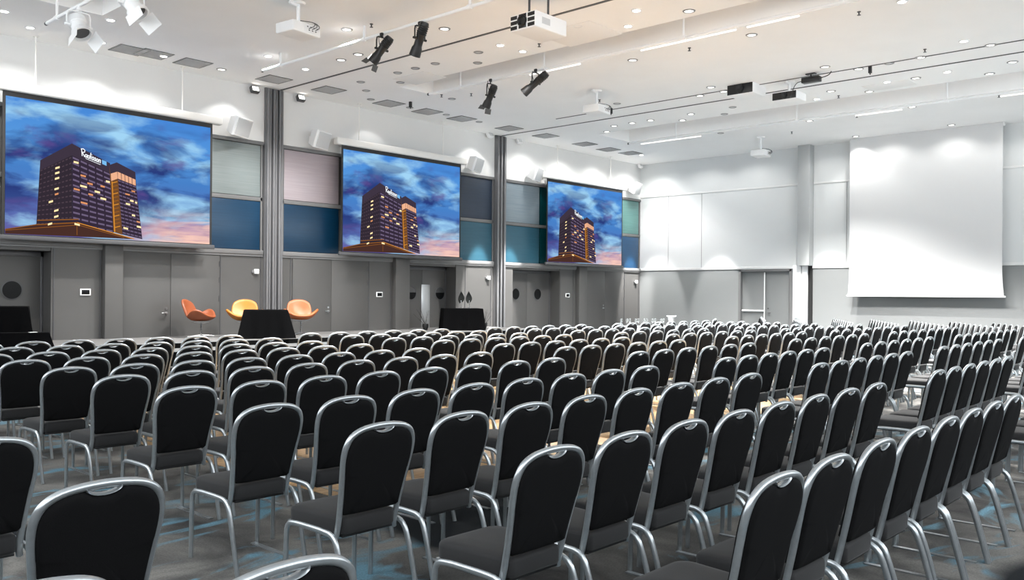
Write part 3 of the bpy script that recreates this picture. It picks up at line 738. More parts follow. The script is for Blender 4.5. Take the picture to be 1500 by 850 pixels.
speaker(25.0, 5.28, 'white wall speaker in the room corner beyond the smallest screen', 15)

# ------------------------------------------------------------------ ceiling fittings
VENTS = [(187, 73), (222, 79), (280, 92), (399, 116), (479.5, 131.6), (567.6, 151.4), (623.7, 163.4), (674.4, 173.8), (744, 188), (797.5, 199), (855, 211), (889.6, 219), (921.6, 224.3)]
def make_vent():
    t = thing('ceiling_vent', '', 'vent', (0, 0, ZC), 0, 'grey ceiling vents along the screen wall')
    b = MB(); b.box(-0.27, -0.27, -0.004, 0.27, 0.27, 0.0); b.build('backing', 'vent_bg', t)
    b = MB()
    for i in range(14):
        y = -0.255 + 0.51 * i / 13; b.T = Matrix.Translation((0, y, -0.008)) @ Matrix.Rotation(0.5, 4, 'X'); b.box(-0.27, -0.014, -0.001, 0.27, 0.014, 0.001)
    b.build('louvres', 'vent', t)
    b = MB()
    for (a, c, e, f_) in ((-0.29, -0.29, 0.29, -0.265), (-0.29, 0.265, 0.29, 0.29), (-0.29, -0.29, -0.265, 0.29), (0.265, -0.29, 0.29, 0.29)): b.box(a, c, -0.012, e, f_, 0.0)
    b.build('frame', 'grey_light', t)
    return t
v0 = make_vent()
for i, (x, y) in enumerate(VENTS):
    o = v0 if i == 0 else copy_tree(v0); q = onZ(x, y); o.location = (q.x, min(q.y, 16.9), ZC)
    o['label'] = 'square louvred ceiling vent, %s from left along the screen wall' % ORD[i]
for (x, y, w, d_, l) in ((612, 114.5, 0.34, 0.5, 'faint square ceiling hatch near the screen wall in middle bay'), (845, 50, 0.5, 0.6, 'faint square ceiling hatch above the middle of the room'), (1300, 125, 0.3, 0.5, 'faint ceiling hatch in the far bay before the blank screen')):
    q = onZ(x, y); b = MB(); b.box(-w, -d_, -0.008, w, d_, 0.0, 0, 0.003); o = b.build('ceiling_hatch', 'hatch', None, loc=(q.x, q.y, ZC)); tag(o, l, 'hatch')

LITB = [(3, 16), (41, 40), (146, 62), (159, 29), (237, 82), (390, 82), (445, 101), (730, 66), (763, 75), (843, 38), (917, 38), (929, 15), (1409, 60), (1385, 105), (1297, 120), (1194, 145), (1318, 2), (938, 227)]
LITS = [(505, 43), (648, 42), (496.9, 87.6), (522, 79.5), (806, 50), (1006, 16), (1098, 51), (924, 88), (321.8, 101.5), (924, 180), (951, 176), (1039, 127.6), (1058, 134), (1023, 140), (1010, 167), (997.7, 176), (887, 192.8), (1102.7, 50.2), (1206, 98), (1255, 101), (1345.7, 84), (1339, 114.3), (1271, 134), (1215, 133.5), (1447, 108), (1448.5, 66), (1480.5, 90.8), (1184, 177), (1334, 156.7), (1391.6, 183), (1251.7, 199.7), (897.6, 184.3)]
UNLIT = [(580, 106.5), (606, 100), (635, 93), (697, 92), (698, 76.5), (526, 120), (534, 132.7), (541, 145.5), (584, 120.7), (598, 157.5), (651.7, 168), (659.7, 144.7), (699.8, 178.4), (901.6, 151.7), (1071, 157), (1059, 167), (1053.8, 195), (1300, 92.7)]
def make_down(lens, ring, rad):
    t = thing('downlight', '', 'downlight', (0, 0, ZC), 0)
    b = MB(); b.lathe([(rad * 0.72, -0.001), (rad * 0.76, -0.014), (rad, -0.010), (rad + 0.006, 0.0)], 24, 0, False, False); b.build('ring', ring, t)
    b = MB(); b.lathe([(0.001, -0.006), (rad * 0.5, -0.008), (rad * 0.73, -0.004)], 24, 0, True, False); b.build('lens', lens, t)
    return t
DP = {'b': make_down('lit', 'ring_w', 0.085), 's': make_down('lit_dim', 'ring', 0.10), 'u': make_down('lensdark', 'ring', 0.09)}
used = set(); cnt = {}
DL = sorted([(x, y, 'b') for x, y in LITB] + [(x, y, 's') for x, y in LITS] + [(x, y, 'u') for x, y in UNLIT])
KN = {'b': 'dazzling recessed downlight', 's': 'softly lit recessed downlight', 'u': 'unlit grey-ringed recessed downlight'}
LPOS = []; PLACED = []
for x, y, kd in DL:
    q = onZ(x, y)
    bay = 0 if q.x < 11 else (1 if q.x < 18.4 else 2)
    for (a, c, ye) in SLOTS:                       # keep clear of slot edges
        if a - 0.12 < q.x < c + 0.12 and q.y < ye + 0.12: q.x = a - 0.14 if q.x < (a + c) / 2 else c + 0.14
    if abs(q.x - 11.0) < 0.14: q.x = 10.86
    if any((q - w_).length < 0.25 for w_ in PLACED): continue
    PLACED.append(q.copy())
    o = DP[kd] if kd not in used else copy_tree(DP[kd]); used.add(kd); o.location = q
    cnt[kd, bay] = cnt.get((kd, bay), 0) + 1
    o['label'] = '%s, %s from left in the %s ceiling bay' % (KN[kd], ORD[cnt[kd, bay] - 1], ('nearest', 'middle', 'farthest')[bay])
    o['group'] = {'b': 'dazzling ceiling downlights', 's': 'softly lit ceiling downlights', 'u': 'unlit ceiling downlights'}[kd]
    if kd == 'b': LPOS.append(q.copy())

# pipes the stage lights hang from
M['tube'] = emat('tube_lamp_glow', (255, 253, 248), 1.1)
def pipe(x, z, y0, y1, label, hang, lamps=()):
    t = thing('lighting_pipe', label, 'lighting pipe', (x, 0, z), 0, 'ceiling pipes for stage lights')
    b = MB(); b.tube([(0, y0, 0), (0, y1, 0)], 0.028, 12); b.build('tube', 'white_metal', t)
    for y in hang:
        b = MB(); b.tube([(0, y, 0.0), (0, y, ZC + (SD if hang_deep else 0) - z)], 0.022, 8); b.tube([(0, y - 0.04, 0), (0, y + 0.04, 0)], 0.042, 10); b.build('hanger', 'white_metal', t)
    for ya_, yc_ in lamps:
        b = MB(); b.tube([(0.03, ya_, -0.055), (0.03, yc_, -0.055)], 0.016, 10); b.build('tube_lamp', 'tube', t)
    b = MB(); b.tube([(0, y1, 0), (0, y1 + 0.05, 0)], 0.03, 12); b.build('end_cap', 'darkgrey_p', t)
hang_deep = False
pipe(9.29, 5.95, 4.0, 15.2, 'white ceiling pipe in the nearest bay carrying two black stage spotlights', (14.6, 12.0, 9.4, 6.8))
hang_deep = True
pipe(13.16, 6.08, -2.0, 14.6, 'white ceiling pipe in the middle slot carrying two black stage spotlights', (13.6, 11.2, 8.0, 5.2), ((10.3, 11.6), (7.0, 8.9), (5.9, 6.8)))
q = onZ(1265, 157, 6.08)
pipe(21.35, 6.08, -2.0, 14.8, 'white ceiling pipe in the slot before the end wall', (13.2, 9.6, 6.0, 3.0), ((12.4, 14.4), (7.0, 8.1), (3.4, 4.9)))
q0 = onZ(66, 34, 5.72); hang_deep = False
pipe(q0.x, 5.72, q0.y - 5.0, q0.y, 'short white ceiling pipe with two white spotlights, above largest screen', (q0.y - 0.4, q0.y - 2.2, q0.y - 4.4))

def spotlight(x, y, Z, d, label, m='black', ln=0.52, drop=0.16, barn=True, rad=0.085, pipe_z=None):
    q = onZ(x, y, Z)
    t = thing('stage_spotlight', label, 'spotlight', q, 0, 'stage spotlights under the ceiling')
    c = Vector((0, 0, -drop - 0.10)); T = Matrix.Translation(c) @ aim(d)
    b = MB(); b.T = T
    b.lathe([(0.02, -0.5 * ln), (rad * 0.75, -0.49 * ln), (rad * 0.9, -0.42 * ln), (rad * 0.9, -0.1 * ln), (rad * 0.8, -0.06 * ln), (rad * 0.8, 0.2 * ln), (rad, 0.28 * ln), (rad * 1.12, 0.5 * ln), (rad * 0.95, 0.5 * ln), (rad * 0.8, 0.3 * ln)], 24, 0, True, False)
    for i in range(5): b.lathe([(rad * 0.9, (-0.40 + 0.06 * i) * ln), (rad * 1.02, (-0.39 + 0.06 * i) * ln), (rad * 0.9, (-0.37 + 0.06 * i) * ln)], 24, 0, False, False)
    b.build('barrel', m, t)
    b = MB(); b.T = T; b.lathe([(0.001, 0.40 * ln), (rad * 0.86, 0.38 * ln)], 20, 0, False, False); b.build('lens', 'glassdark' if m == 'black' else 'grey_dark', t)
    b = MB(); w = rad * 1.25; xdir = Vector((1, 0, 0))
    b.tube(smooth2([(-w, 0, c.z), (-w, 0, -drop * 0.45), (-w * 0.6, 0, -drop * 0.35), (w * 0.6, 0, -drop * 0.35), (w, 0, -drop * 0.45), (w, 0, c.z)], 1), 0.012, 8)
    for s_ in (-1, 1): b.tube([(s_ * w * 0.7, 0, c.z), (s_ * (w + 0.03), 0, c.z)], 0.02, 10)
    b.build('yoke', m, t)
    b = MB(); b.box(-0.02, -0.03, -0.03, 0.02, 0.03, 0.02, 0, 0.004); b.tube([(0, 0, -0.02), (0, 0, -drop * 0.38)], 0.012, 8); b.tube([(-0.04, 0, -0.035), (0.04, 0, -0.035)], 0.008, 6); b.build('clamp', m, t)
    b = MB(); b.tube(smooth2([(0.02, 0.1, 0.0), (0.05, 0.13, -0.1), (0.02, 0.05, -0.22), (0.0, 0.0, c.z + 0.02)], 2), 0.006, 6); b.build('cable', m, t)
    if barn:
        for s_ in (-1, 1):
            b = MB(); b.T = T @ (Matrix.Rotation(PI / 2, 4, 'Z') if m != 'black' else Matrix.Identity(4)) @ Matrix.Translation((0, s_ * rad * 1.08, 0.5 * ln)) @ Matrix.Rotation(-s_ * 0.35, 4, 'X')
            b.box(-rad * 0.95, -0.002, 0, rad * 0.95, 0.002, rad * (1.3 if m == 'black' else 1.5), 0); b.build('barn_door', 'darkgrey_p' if m == 'black' else m, t)
    return t
spotlight(556, 50, 5.91, (-0.25, 0.62, -0.74), 'black stage spotlight with barn doors on nearest pipe, left one of the pair')
spotlight(612, 33.5, 5.91, (0.05, 0.5, -0.86), 'black stage spotlight without barn doors on nearest pipe, right one of pair', barn=False, ln=0.56)
spotlight(716, 117, 6.04, (0.05, 0.55, -0.83), 'black stage spotlight with barn doors on the middle slot pipe', ln=0.5, drop=0.24)
spotlight(782, 102.5, 6.04, (-0.25, 0.78, -0.57), 'black stage spotlight without barn doors on the middle slot pipe', barn=False, ln=0.62)
spotlight(112, 12, 5.66, (0.1, -0.55, -0.83), 'white spotlight with barn doors under the short white pipe, above largest screen', 'white_metal', 0.34, 0.16, True, 0.13)
spotlight(190, -22, 5.68, (0.3, -0.5, -0.8), 'white spotlight at the top edge, second on the short white pipe', 'white_metal', 0.36, 0.16, True, 0.13)

# projectors -------------------------------------------------------------
def projector(x, y, w, d_, h_, z, label, rz=0.0, m='white_p', front=None, pole=True, mount=None):
    """front: which side is the dark lens face ('-x' or None); x,y room position, z top of the body"""
    t = thing('ceiling_projector', label, 'projector', (x, y, ZC), rz, 'projectors hanging from the ceiling')
    b = MB(); zt_ = z - ZC
    b.box(-w / 2, -d_ / 2, zt_ - h_, w / 2, d_ / 2, zt_, 0, 0.02, 3); b.build('body', m, t)
    if front == '-x':
        X_ = -w / 2 - 0.004
        b = MB(); b.box(X_, -0.14 * d_, zt_ - h_ * 0.92, -w / 2 + 0.02, 0.16 * d_, zt_ - h_ * 0.05, 0, 0.006); b.T = Matrix.Translation((X_ + 0.004, 0.01 * d_, zt_ - h_ * 0.48)) @ aim((-1, 0, 0))
        b.lathe([(h_ * 0.36, 0.0), (h_ * 0.34, 0.03), (h_ * 0.26, 0.03), (h_ * 0.2, 0.01), (0.001, 0.016)], 24, 0, False, True); b.build('lens', 'black_plastic', t)
        b = MB()
        for y0, y1 in ((-0.46 * d_, -0.2 * d_), (0.22 * d_, 0.47 * d_)):
            for i in range(3): b.box(X_, y0, zt_ - h_ * (0.30 + 0.31 * i), -w / 2 + 0.01, y1, zt_ - h_ * (0.08 + 0.31 * i))
        b.build('vent_grille', 'black_plastic', t)
        b = MB(); b.box(-w * 0.3, -d_ / 2 - 0.003, zt_ - h_ * 0.7, -w * 0.05, -d_ / 2 + 0.01, zt_ - h_ * 0.3); b.build('side_grille', 'grille', t)
    elif front == 'dark':
        b = MB(); b.box(-w / 2 - 0.006, -d_ / 2 + 0.01, zt_ - h_ * 0.96, -w / 2 + 0.02, d_ / 2 - 0.01, zt_ - 0.01, 0, 0.006)
        b.T = Matrix.Translation((-w / 2, 0, zt_ - h_ * 0.5)) @ aim((-1, 0, 0)); b.lathe([(h_ * 0.4, 0.0), (h_ * 0.38, 0.04), (h_ * 0.28, 0.04), (0.001, 0.015)], 20, 0, False, True); b.build('lens_face', 'black_plastic', t)
    else:
        b = MB(); b.T = Matrix.Translation((0.1 * w, d_ / 2, zt_ - h_ * 0.5)) @ aim((0, 1, 0)); b.lathe([(h_ * 0.4, -0.01), (h_ * 0.4, 0.03), (h_ * 0.3, 0.035), (h_ * 0.25, 0.01), (0.001, 0.012)], 24, 0, False, True); b.build('lens', 'black_plastic', t)
        b = MB()
        for i in range(11): b.box(-w * 0.44 + w * 0.033 * i, -d_ / 2 - 0.003, zt_ - h_ * 0.85, -w * 0.44 + w * 0.033 * i + w * 0.018, -d_ / 2 + 0.01, zt_ - h_ * 0.15)
        b.build('rear_grille', 'vent', t)
        b = MB()
        for i in range(7): b.box(w * (0.0 + 0.06 * i), -d_ / 2 - 0.004, zt_ - h_ * (0.35 + 0.3 * (i % 2)), w * (0.0 + 0.06 * i) + 0.022, -d_ / 2 + 0.01, zt_ - h_ * (0.35 + 0.3 * (i % 2)) + 0.016)
        b.build('sockets', 'darkgrey_p', t)
        b = MB()
        for i in range(3): b.tube(smooth2([(w * (0.05 + 0.12 * i), -d_ / 2 - 0.01, zt_ - h_ * 0.5), (w * (0.2 + 0.1 * i), -d_ / 2 - 0.07, zt_ - h_ * 0.2), (w * 0.2, -d_ / 2 - 0.04, zt_ + 0.03), (0.02, 0, zt_ + 0.08)], 2), 0.006, 5)
        b.build('cables', 'darkgrey_p' , t)
    if pole:
        b = MB(); b.tube([(0, 0, zt_ - 0.01), (0, 0, 0)], 0.03, 12); b.build('pole', m if m != 'white_p' else 'white_metal', t)
        b = MB(); b.lathe([(0.1, -0.03), (0.12, -0.005), (0.12, 0.0)], 20); b.tube([(0, 0, -0.05), (-0.16, 0.02, -0.02)], 0.03, 8); b.build('ceiling_plate', 'white_metal', t)
    else:
        for sx in (-1, 1):
            b = MB(); b.tube([(sx * w * 0.3, 0, zt_ - 0.01), (sx * w * 0.3, 0, 0)], 0.018, 8); b.build('pole', 'darkgrey_p', t)
    return t
def body_z(px_, py_, x, y):
    z = x * CA + y * SA; return CH - (py_ - hor(px_)) * z / F
projector(7.86, 11.85, 0.56, 0.42, 0.17, body_z(432, 37, 7.86, 11.85), 'white projector on a pole in the nearest bay, aimed at largest screen', 0.12)
projector(15.72, 11.8, 0.56, 0.42, 0.17, body_z(872, 156, 15.72, 11.8), 'white projector on a thin pole in the middle bay, aimed at middle screen', 0.12)
projector(23.4, 11.6, 0.56, 0.42, 0.17, body_z(1120, 221, 23.4, 11.6), 'white projector on a pole before the grey column of the end wall', 0.12)
projector(10.15, 8.75, 0.75, 0.52, 0.25, 5.84, 'big white projector with black lens panel at the top edge', 0.0, front='-x', pole=False)
q = onZ(1121, 127, 6.0)
projector(17.55, 9.05, 0.62, 0.62, 0.24, body_z(1118, 124, 17.4, 9.05), 'black fronted projector in the far bay, higher one of the two hanging side by side', 0.0, front='dark', pole=False)
projector(17.75, 8.15, 0.5, 0.55, 0.17, body_z(1150, 137, 17.75, 8.15), 'black fronted white projector on a black pole, lower one of the two side by side', 0.0, front='dark', pole=True)
# small black camera on a bracket beside them
q = onZ(1184, 108, ZC)
t = thing('ceiling_camera', 'small black device on a bracket beside the black fronted projectors', 'device', (q.x, q.y, ZC))
zc_ = body_z(1184, 117, q.x, q.y) - ZC
b = MB(); b.box(-0.08, -0.22, zc_ - 0.06, 0.08, 0.16, zc_ + 0.05, 0, 0.012); b.build('body', 'black_plastic', t)
b = MB(); b.tube([(0, -0.02, zc_), (0, -0.02, 0)], 0.016, 8); b.box(-0.05, -0.12, -0.02, 0.05, 0.08, 0.0); b.tube(smooth2([(0, -0.2, zc_), (0, -0.4, zc_ + 0.03), (0, -0.45, -0.02)], 2), 0.01, 6); b.tube(smooth2([(0, 0.16, zc_), (0, 0.32, zc_ - 0.02), (0, 0.42, zc_ - 0.3)], 2), 0.008, 6); b.build('bracket', 'black_plastic', t)
# sprinklers / detectors: small studs scattered over the ceiling
SPR = [(541, 35), (787, 64), (804, 28), (876, 146), (1007, 70), (1255, 17), (1352, 72), (1158, 193), (1253, 169), (1461, 139), (1226, 140), (596, 127), (688, 137)]
t0_ = thing('ceiling_sprinkler', '', 'sprinkler', (0, 0, ZC), 0, 'ceiling sprinklers')
b = MB(); b.lathe([(0.03, 0), (0.03, -0.01), (0.012, -0.014), (0.012, -0.05), (0.03, -0.055), (0.03, -0.06), (0.004, -0.062)], 14); b.build('nozzle', 'grey_dark', t0_)
SPR.sort()
for i, (x, y) in enumerate(SPR):
    o = t0_ if i == 0 else copy_tree(t0_); o.location = onZ(x, y); o['label'] = 'tiny grey ceiling sprinkler, %s from left across the ceiling' % ORD[i]
    for (a, c, ye) in SLOTS:
        if a - 0.06 < o.location.x < c + 0.06 and o.location.y < ye: o.location.x = c + 0.1
for x, y, l in ((594.5, 148, 'nearer'), (893, 158.5, 'middle'), (1272, 97, 'farther')):
    q = onZ(x, y); b = MB(); b.box(-0.03, -0.03, -0.14, 0.03, 0.03, 0.0, 0, 0.006); b.tube([(0, 0, -0.14), (0, 0, -0.17)], 0.012, 8)
    if abs(q.x - 13.6) < 0.2: q.x = 13.72
    o = b.build('hanging_microphone', 'black_plastic', None, loc=q); tag(o, 'small black stub hanging from ceiling, %s one of three' % l, 'ceiling device', 'small black ceiling stubs')

# ------------------------------------------------------------------ banquet chair (origin on the floor under the seat, facing +Y)
TY, TZ = -0.30, 0.93                                  # top of the back
BL = Vector((0, -0.175, 0.405)); LEAN = (Vector((0, TY, TZ - 0.012)) - BL); LL = LEAN.length; LN = LEAN.normalized(); BN = Vector((0, LN.z, -LN.y))   # back plane: up vector, front normal
def bp(u, v, d=0.0): return BL + Vector((u, 0, 0)) + LN * v + BN * d
def hoop_half():
    return [(0.184, -0.042), (0.176, -0.01), (0.178, 0.06), (0.186, 0.17), (0.203, 0.31), (0.211, 0.38), (0.207, 0.438), (0.185, 0.484), (0.138, 0.512), (0.072, LL - 0.004), (0.0, LL)]
def make_chair(seg=10):
    t = thing('banquet_chair', '', 'chair')
    hp = hoop_half(); full = [(u, v) for u, v in hp] + [(-u, v) for u, v in hp[-2::-1]]
    path = smooth2([Vector((u, v)) for u, v in full], 2)
    b = MB(); b.tube([bp(p.x, p.y) for p in path], 0.0152, seg, 0, r2=0.0145, up=BN); b.build('back_frame', 'chair_frame', t)
    # padded back: outline inside the hoop, with the dip for the handle
    def outline(ins, dip=1.0):
        out = []
        half = smooth2([Vector((max(0, u - 0.006 - ins), v)) for u, v in hp], 2)
        hf = [(p.x, p.y - ins * (1 if p.y > 0.3 else 0)) for p in half if p.y >= 0.1]
        hf = [(0.0, 0.082 + ins), (0.10, 0.082 + ins)] + [(hf[0][0] - 0.012, 0.085 + ins)] + hf
        hf = [(u, v - (dip * 0.028 * math.exp(-(u / 0.055) ** 4) + 0.008 if v > 0.3 else 0)) for u, v in hf]
        return hf + [(-u, v) for u, v in hf[-2:0:-1]]
    b = MB(); rings = []
    for ins, dd in ((0.03, -0.026), (0.012, -0.024), (0.003, -0.014), (0.0, 0.0), (0.003, 0.016), (0.012, 0.028), (0.03, 0.034)):
        rings.append([bp(u, v, dd) for u, v in outline(ins)])
    R = b.loft(rings, 0, False, False)
    for rg, dd, sgn in ((R[0], -0.027, -1), (R[-1], 0.036, 1)):
        ctr = b.v(bp(0, 0.27, dd))
        mid = []
        for vv in rg: mid.append(b.bm.verts.new(vv.co.lerp(ctr.co, 0.5) + BN * (0.002 * sgn)))
        b.bridge(rg, mid)
        for i in range(len(mid)): b.face([mid[i], mid[(i + 1) % len(mid)], ctr])
    b.build('backrest', 'fabric', t, 60)
    b = MB(); arc = [bp(0.058 * math.cos(PI * k_ / 10), LL - 0.008 - 0.026 * math.sin(PI * k_ / 10), -0.004) for k_ in range(11)]
    b.tube(arc, 0.004, 6, 0, r2=0.014, up=BN); b.build('handle', 'chair_frame', t)
    # seat cushion
    def so(ins):
        out = []
        w0, w1, y0, y1 = 0.164 - ins, 0.199 - ins, -0.205 + ins, 0.235 - ins
        cs = [(-w0, y0), (w0, y0), (w1, y1), (-w1, y1)]; rr = [0.03, 0.03, 0.07, 0.07]
        for (cx_, cy_), r_, a0 in zip(cs, rr, (PI, 1.5 * PI, 0, 0.5 * PI)):
            r_ = max(r_ - ins * 0.5, 0.012); ox = cx_ + (r_ if cx_ < 0 else -r_); oy = cy_ + (r_ if cy_ < 0 else -r_)
            for k_ in range(6): a_ = a0 + k_ * PI / 10; out.append((ox + r_ * math.cos(a_), oy + r_ * math.sin(a_)))
        return out
    b = MB(); rings = []
    for ins, z in ((0.02, 0.386), (0.004, 0.389), (0.0, 0.40), (0.0, 0.452), (0.004, 0.464), (0.018, 0.472), (0.05, 0.477), (0.11, 0.480)):
        rings.append([(x, y, z) for x, y in so(ins)])
    b.loft(rings); b.build('seat', 'seat', t, 60)
    # side frames: front leg and rear leg on each side meet in an arch beside the seat
    for sx in (-1, 1):
        x = sx * 0.2135; xo = sx * 0.2165
        fl = smooth2([(xo, 0.205, 0.0), (xo, 0.20, 0.30), (x, 0.195, 0.392), (x, 0.10, 0.402), (x, 0.01, 0.402)], 2)
        b = MB(); b.tube(fl, 0.0145, seg, 0, r2=0.0125, up=(1, 0, 0)); b.build('leg', 'chair_frame', t)
        rl = smooth2([(x, 0.01, 0.402), (x, -0.10, 0.402), (x, -0.20, 0.395), (xo, -0.245, 0.30), (xo, -0.325, 0.0)], 2)
        b = MB(); b.tube(rl, 0.0150, seg, 0, r2=0.0125, up=(1, 0, 0)); b.build('leg', 'chair_frame', t)
    b = MB(); b.box(-0.205, 0.185, 0.382, 0.205, 0.205, 0.404, 0, 0.003); b.build('front_rail', 'chair_frame', t)
    b = MB(); b.box(-0.155, -0.188, 0.372, 0.155, 0.18, 0.386, 0, 0.003); b.build('seat_base', 'black', t)
    b = MB(); b.box(0.170, -0.27, 0.0, 0.202, 0.205, 0.007); b.build('floor_bar', 'chair_frame', t)
    return t
# rows: block, row (0 = nearest to the camera's side), first chair X, spacing, number, Y of the top of the back
ROWS = {}
for r, (x0, s_, y) in enumerate([(0, 0, 1.36), (2.77, .531, 2.28), (2.69, .547, 3.30), (2.69, .544, 4.29), (2.80, .544, 5.47), (2.83, .548, 6.54), (2.81, .542, 7.49), (2.82, .540, 8.54), (2.82, .532, 9.51), (2.81, .536, 10.50), (2.82, .534, 11.54)]):
    ROWS[0, r] = ([2.92, 3.40, 3.93, 4.43, 4.93, 5.40, 5.87, 6.34] if r == 0 else [x0 + s_ * i for i in range(8)], y)
for r, (x0, s_, y) in enumerate([(8.08, .49, 1.33), (8.07, .487, 2.31), (8.04, .491, 3.35), (8.01, .487, 4.32), (8.10, .523, 5.45), (8.14, .511, 6.53), (8.05, .519, 7.47), (8.03, .519, 8.57), (7.89, .528, 9.43), (7.90, .534, 10.41), (7.79, .553, 11.33)]):
    ROWS[1, r] = ([x0 + s_ * i for i in range(6)], y)
for r, (x0, s_, y) in enumerate([(12.0, .55, 1.35), (12.0, .55, 2.36), (12.03, .556, 3.39), (11.96, .539, 4.34), (12.27, .545, 5.49), (12.28, .511, 6.53), (12.17, .538, 7.53), (12.04, .545, 8.46), (12.10, .523, 9.44), (11.97, .536, 10.34), (11.85, .532, 11.24)]):
    ROWS[2, r] = ([x0 + s_ * i for i in range(6)], y)
for r, (x0, s_, y) in enumerate([(16, .55, 1.3), (16.0, .55, 2.33), (16.0, .55, 3.30), (15.97, .55, 4.26), (16.29, .55, 5.44), (16.22, .555, 6.48), (16.12, .55, 7.43), (16.15, .53, 8.44), (16.1, .535, 9.37), (15.86, .55, 10.24), (15.72, .55, 11.15)]):
    ROWS[3, r] = ([x0 + s_ * i for i in range(8)], y)
BN_ = ('nearest', 'second', 'third', 'farthest')
spots = []
def in_frame(X, Y, rz=0):
    for dx in (-0.2, 0.2):
        for dy, z in ((0, 0.9), (0.0, 0.6), (0.5, 0.46), (0.05, 0.1)):
            c, s_ = math.cos(rz), math.sin(rz); x, y = px(X + dx * c - dy * s_, Y + dx * s_ + dy * c, z)
            if -3 < x < 1503 and y < 853: return True
    return False
for (bk, r), (xsr, y) in sorted(ROWS.items()):
    for c_, x in enumerate([x_ for x_ in xsr if in_frame(x_, y)]):
        if True:
            spots.append((x, y, 0.0, 'black banquet chair, %s from left in %s row from stage, %s seating block' % (ORD[c_], ORD[10 - r], BN_[bk]), 'banquet chairs in the %s seating block' % BN_[bk]))
# the four chairs of the block that is mostly behind the camera
for (x, y, l) in ((1.21, 2.94, 'whole back of a black banquet chair at the bottom left, just before the camera'), (1.20, 4.12, 'black banquet chair cut by the left picture edge, behind the large back'),
                  (1.14, 1.75, 'top arch of a banquet chair rising at the bottom edge, below the large back'), (0.66, 2.02, 'slightest top arch of a banquet chair in the bottom left corner')):
    spots.append((x, y, 0.0, l, 'banquet chairs right before the camera'))
# slanted wing of rows at the end wall
WA = math.radians(27.5); WR = math.radians(20); wing = []
for k_, (x, y) in enumerate(((20.75, 3.75), (20.8, 4.78), (20.85, 5.8), (21.0, 6.92), (21.0, 7.98), (21.1, 9.2), (21.1, 10.3), (20.6, 11.5))):
    for i in range(10 if k_ < 7 else 3):
        X_, Y_ = x + 0.475 * i * math.cos(WA), y + 0.475 * i * math.sin(WA)
        if X_ < 25.2 and in_frame(X_, Y_, WA): wing.append((math.hypot(X_, Y_), X_, Y_, k_, i))
wing.sort()
nw = max(0, 300 - len(spots))
for (_, X_, Y_, k_, i) in wing[:nw]:
    spots.append((X_, Y_, WR, 'silver edged banquet chair, %s along the %s slanted row from right picture edge' % (ORD[i], ORD[k_]), 'banquet chairs in the slanted rows by the end wall'))
proto = make_chair()
for i, (x, y, rz, l, g) in enumerate(spots):
    o = proto if i == 0 else copy_tree(proto)
    jit = random.uniform(-0.012, 0.012); rz2 = rz + jit
    o.location = (x + TY * math.sin(rz2), y - TY * math.cos(rz2), 0.0); o.rotation_euler = (0, 0, rz2); o['label'] = l; o['group'] = g
# the remaining far chairs of the slanted rows, one object
rest = wing[nw:]
if rest:
    vs_, fs_, mi_ = [], [], []; mats_ = []
    for ch in proto.children:
        m_ = ch.data.materials[0]
        if m_ not in mats_: mats_.append(m_)
    for (_, X_, Y_, k_, i) in rest:
        T = Matrix.Translation((X_ + TY * math.sin(WR), Y_ - TY * math.cos(WR), 0)) @ Matrix.Rotation(WR, 4, 'Z')
        for ch in proto.children:
            base = len(vs_); vs_ += [T @ v.co for v in ch.data.vertices]
            for p in ch.data.polygons: fs_.append([base + k2 for k2 in p.vertices]); mi_.append(mats_.index(ch.data.materials[0]))
    me = bpy.data.meshes.new('slanted_chair_rows'); me.from_pydata(vs_, [], fs_)
    for m_ in mats_: me.materials.append(m_)
    me.polygons.foreach_set('material_index', mi_); me.polygons.foreach_set('use_smooth', [True] * len(fs_)); me.set_sharp_from_angle(angle=math.radians(60))
    o = bpy.data.objects.new('slanted_chair_rows', me); C.objects.link(o); tag(o, 'far ends of the slanted chair rows crowded along the end wall', 'chairs', None, 'stuff')

# ------------------------------------------------------------------ refreshment table in the corner behind the last row
tx, ty = 19.0, 12.55
t = thing('side_table', 'pale clothed side table with glasses behind the last chair row', 'table', (tx, ty, 0), -0.55)
b = MB(); b.box(-0.8, -0.25, 0.73, 0.8, 0.25, 0.755, 0, 0.006); b.build('tabletop', 'tablewhite', t)
b = MB(); rings = []
for z, e in ((0.02, 0.03), (0.4, 0.015), (0.72, 0.0)):
    out = []
    for (xa, ya_), (xb, yb_) in (((-0.8, -0.25), (0.8, -0.25)), ((0.8, -0.25), (0.8, 0.25)), ((0.8, 0.25), (-0.8, 0.25)), ((-0.8, 0.25), (-0.8, -0.25))):
        for i in range(10):
            u = i / 10; out.append(((xa + (xb - xa) * u) * (1 + e * 0.5), (ya_ + (yb_ - ya_) * u) * (1 + e) + 0.01 * math.sin(i * 2.3) * e * 20, z))
    rings.append(out)
b.loft(rings, 0, False, False); b.build('tablecloth', 'tablewhite', t)
g0 = None
def loc_on(u, v): c_, s_ = math.cos(-0.55), math.sin(-0.55); return (tx + u * c_ - v * s_, ty + u * s_ + v * c_, 0.756)
for i in range(11):
    if g0 is None:
        b = MB(); b.lathe([(0.03, 0), (0.032, 0.004), (0.005, 0.01), (0.005, 0.07), (0.03, 0.10), (0.036, 0.14), (0.03, 0.19), (0.028, 0.188), (0.033, 0.14), (0.026, 0.104)], 14, 0, True, False); g0 = b.build('wine_glass', 'glass'); o = g0
    else: o = g0.copy(); C.objects.link(o)
    o.location = loc_on(-0.72 + 0.12 * i, 0.05 * (-1) ** i); tag(o, 'stemmed glass, %s from left on the clothed side table' % ORD[i], 'glass', 'glasses on the side table')
t = thing('ice_bucket', 'pale rimmed bucket at the end of the clothed side table', 'bucket', loc_on(0.68, 0.0), 0)
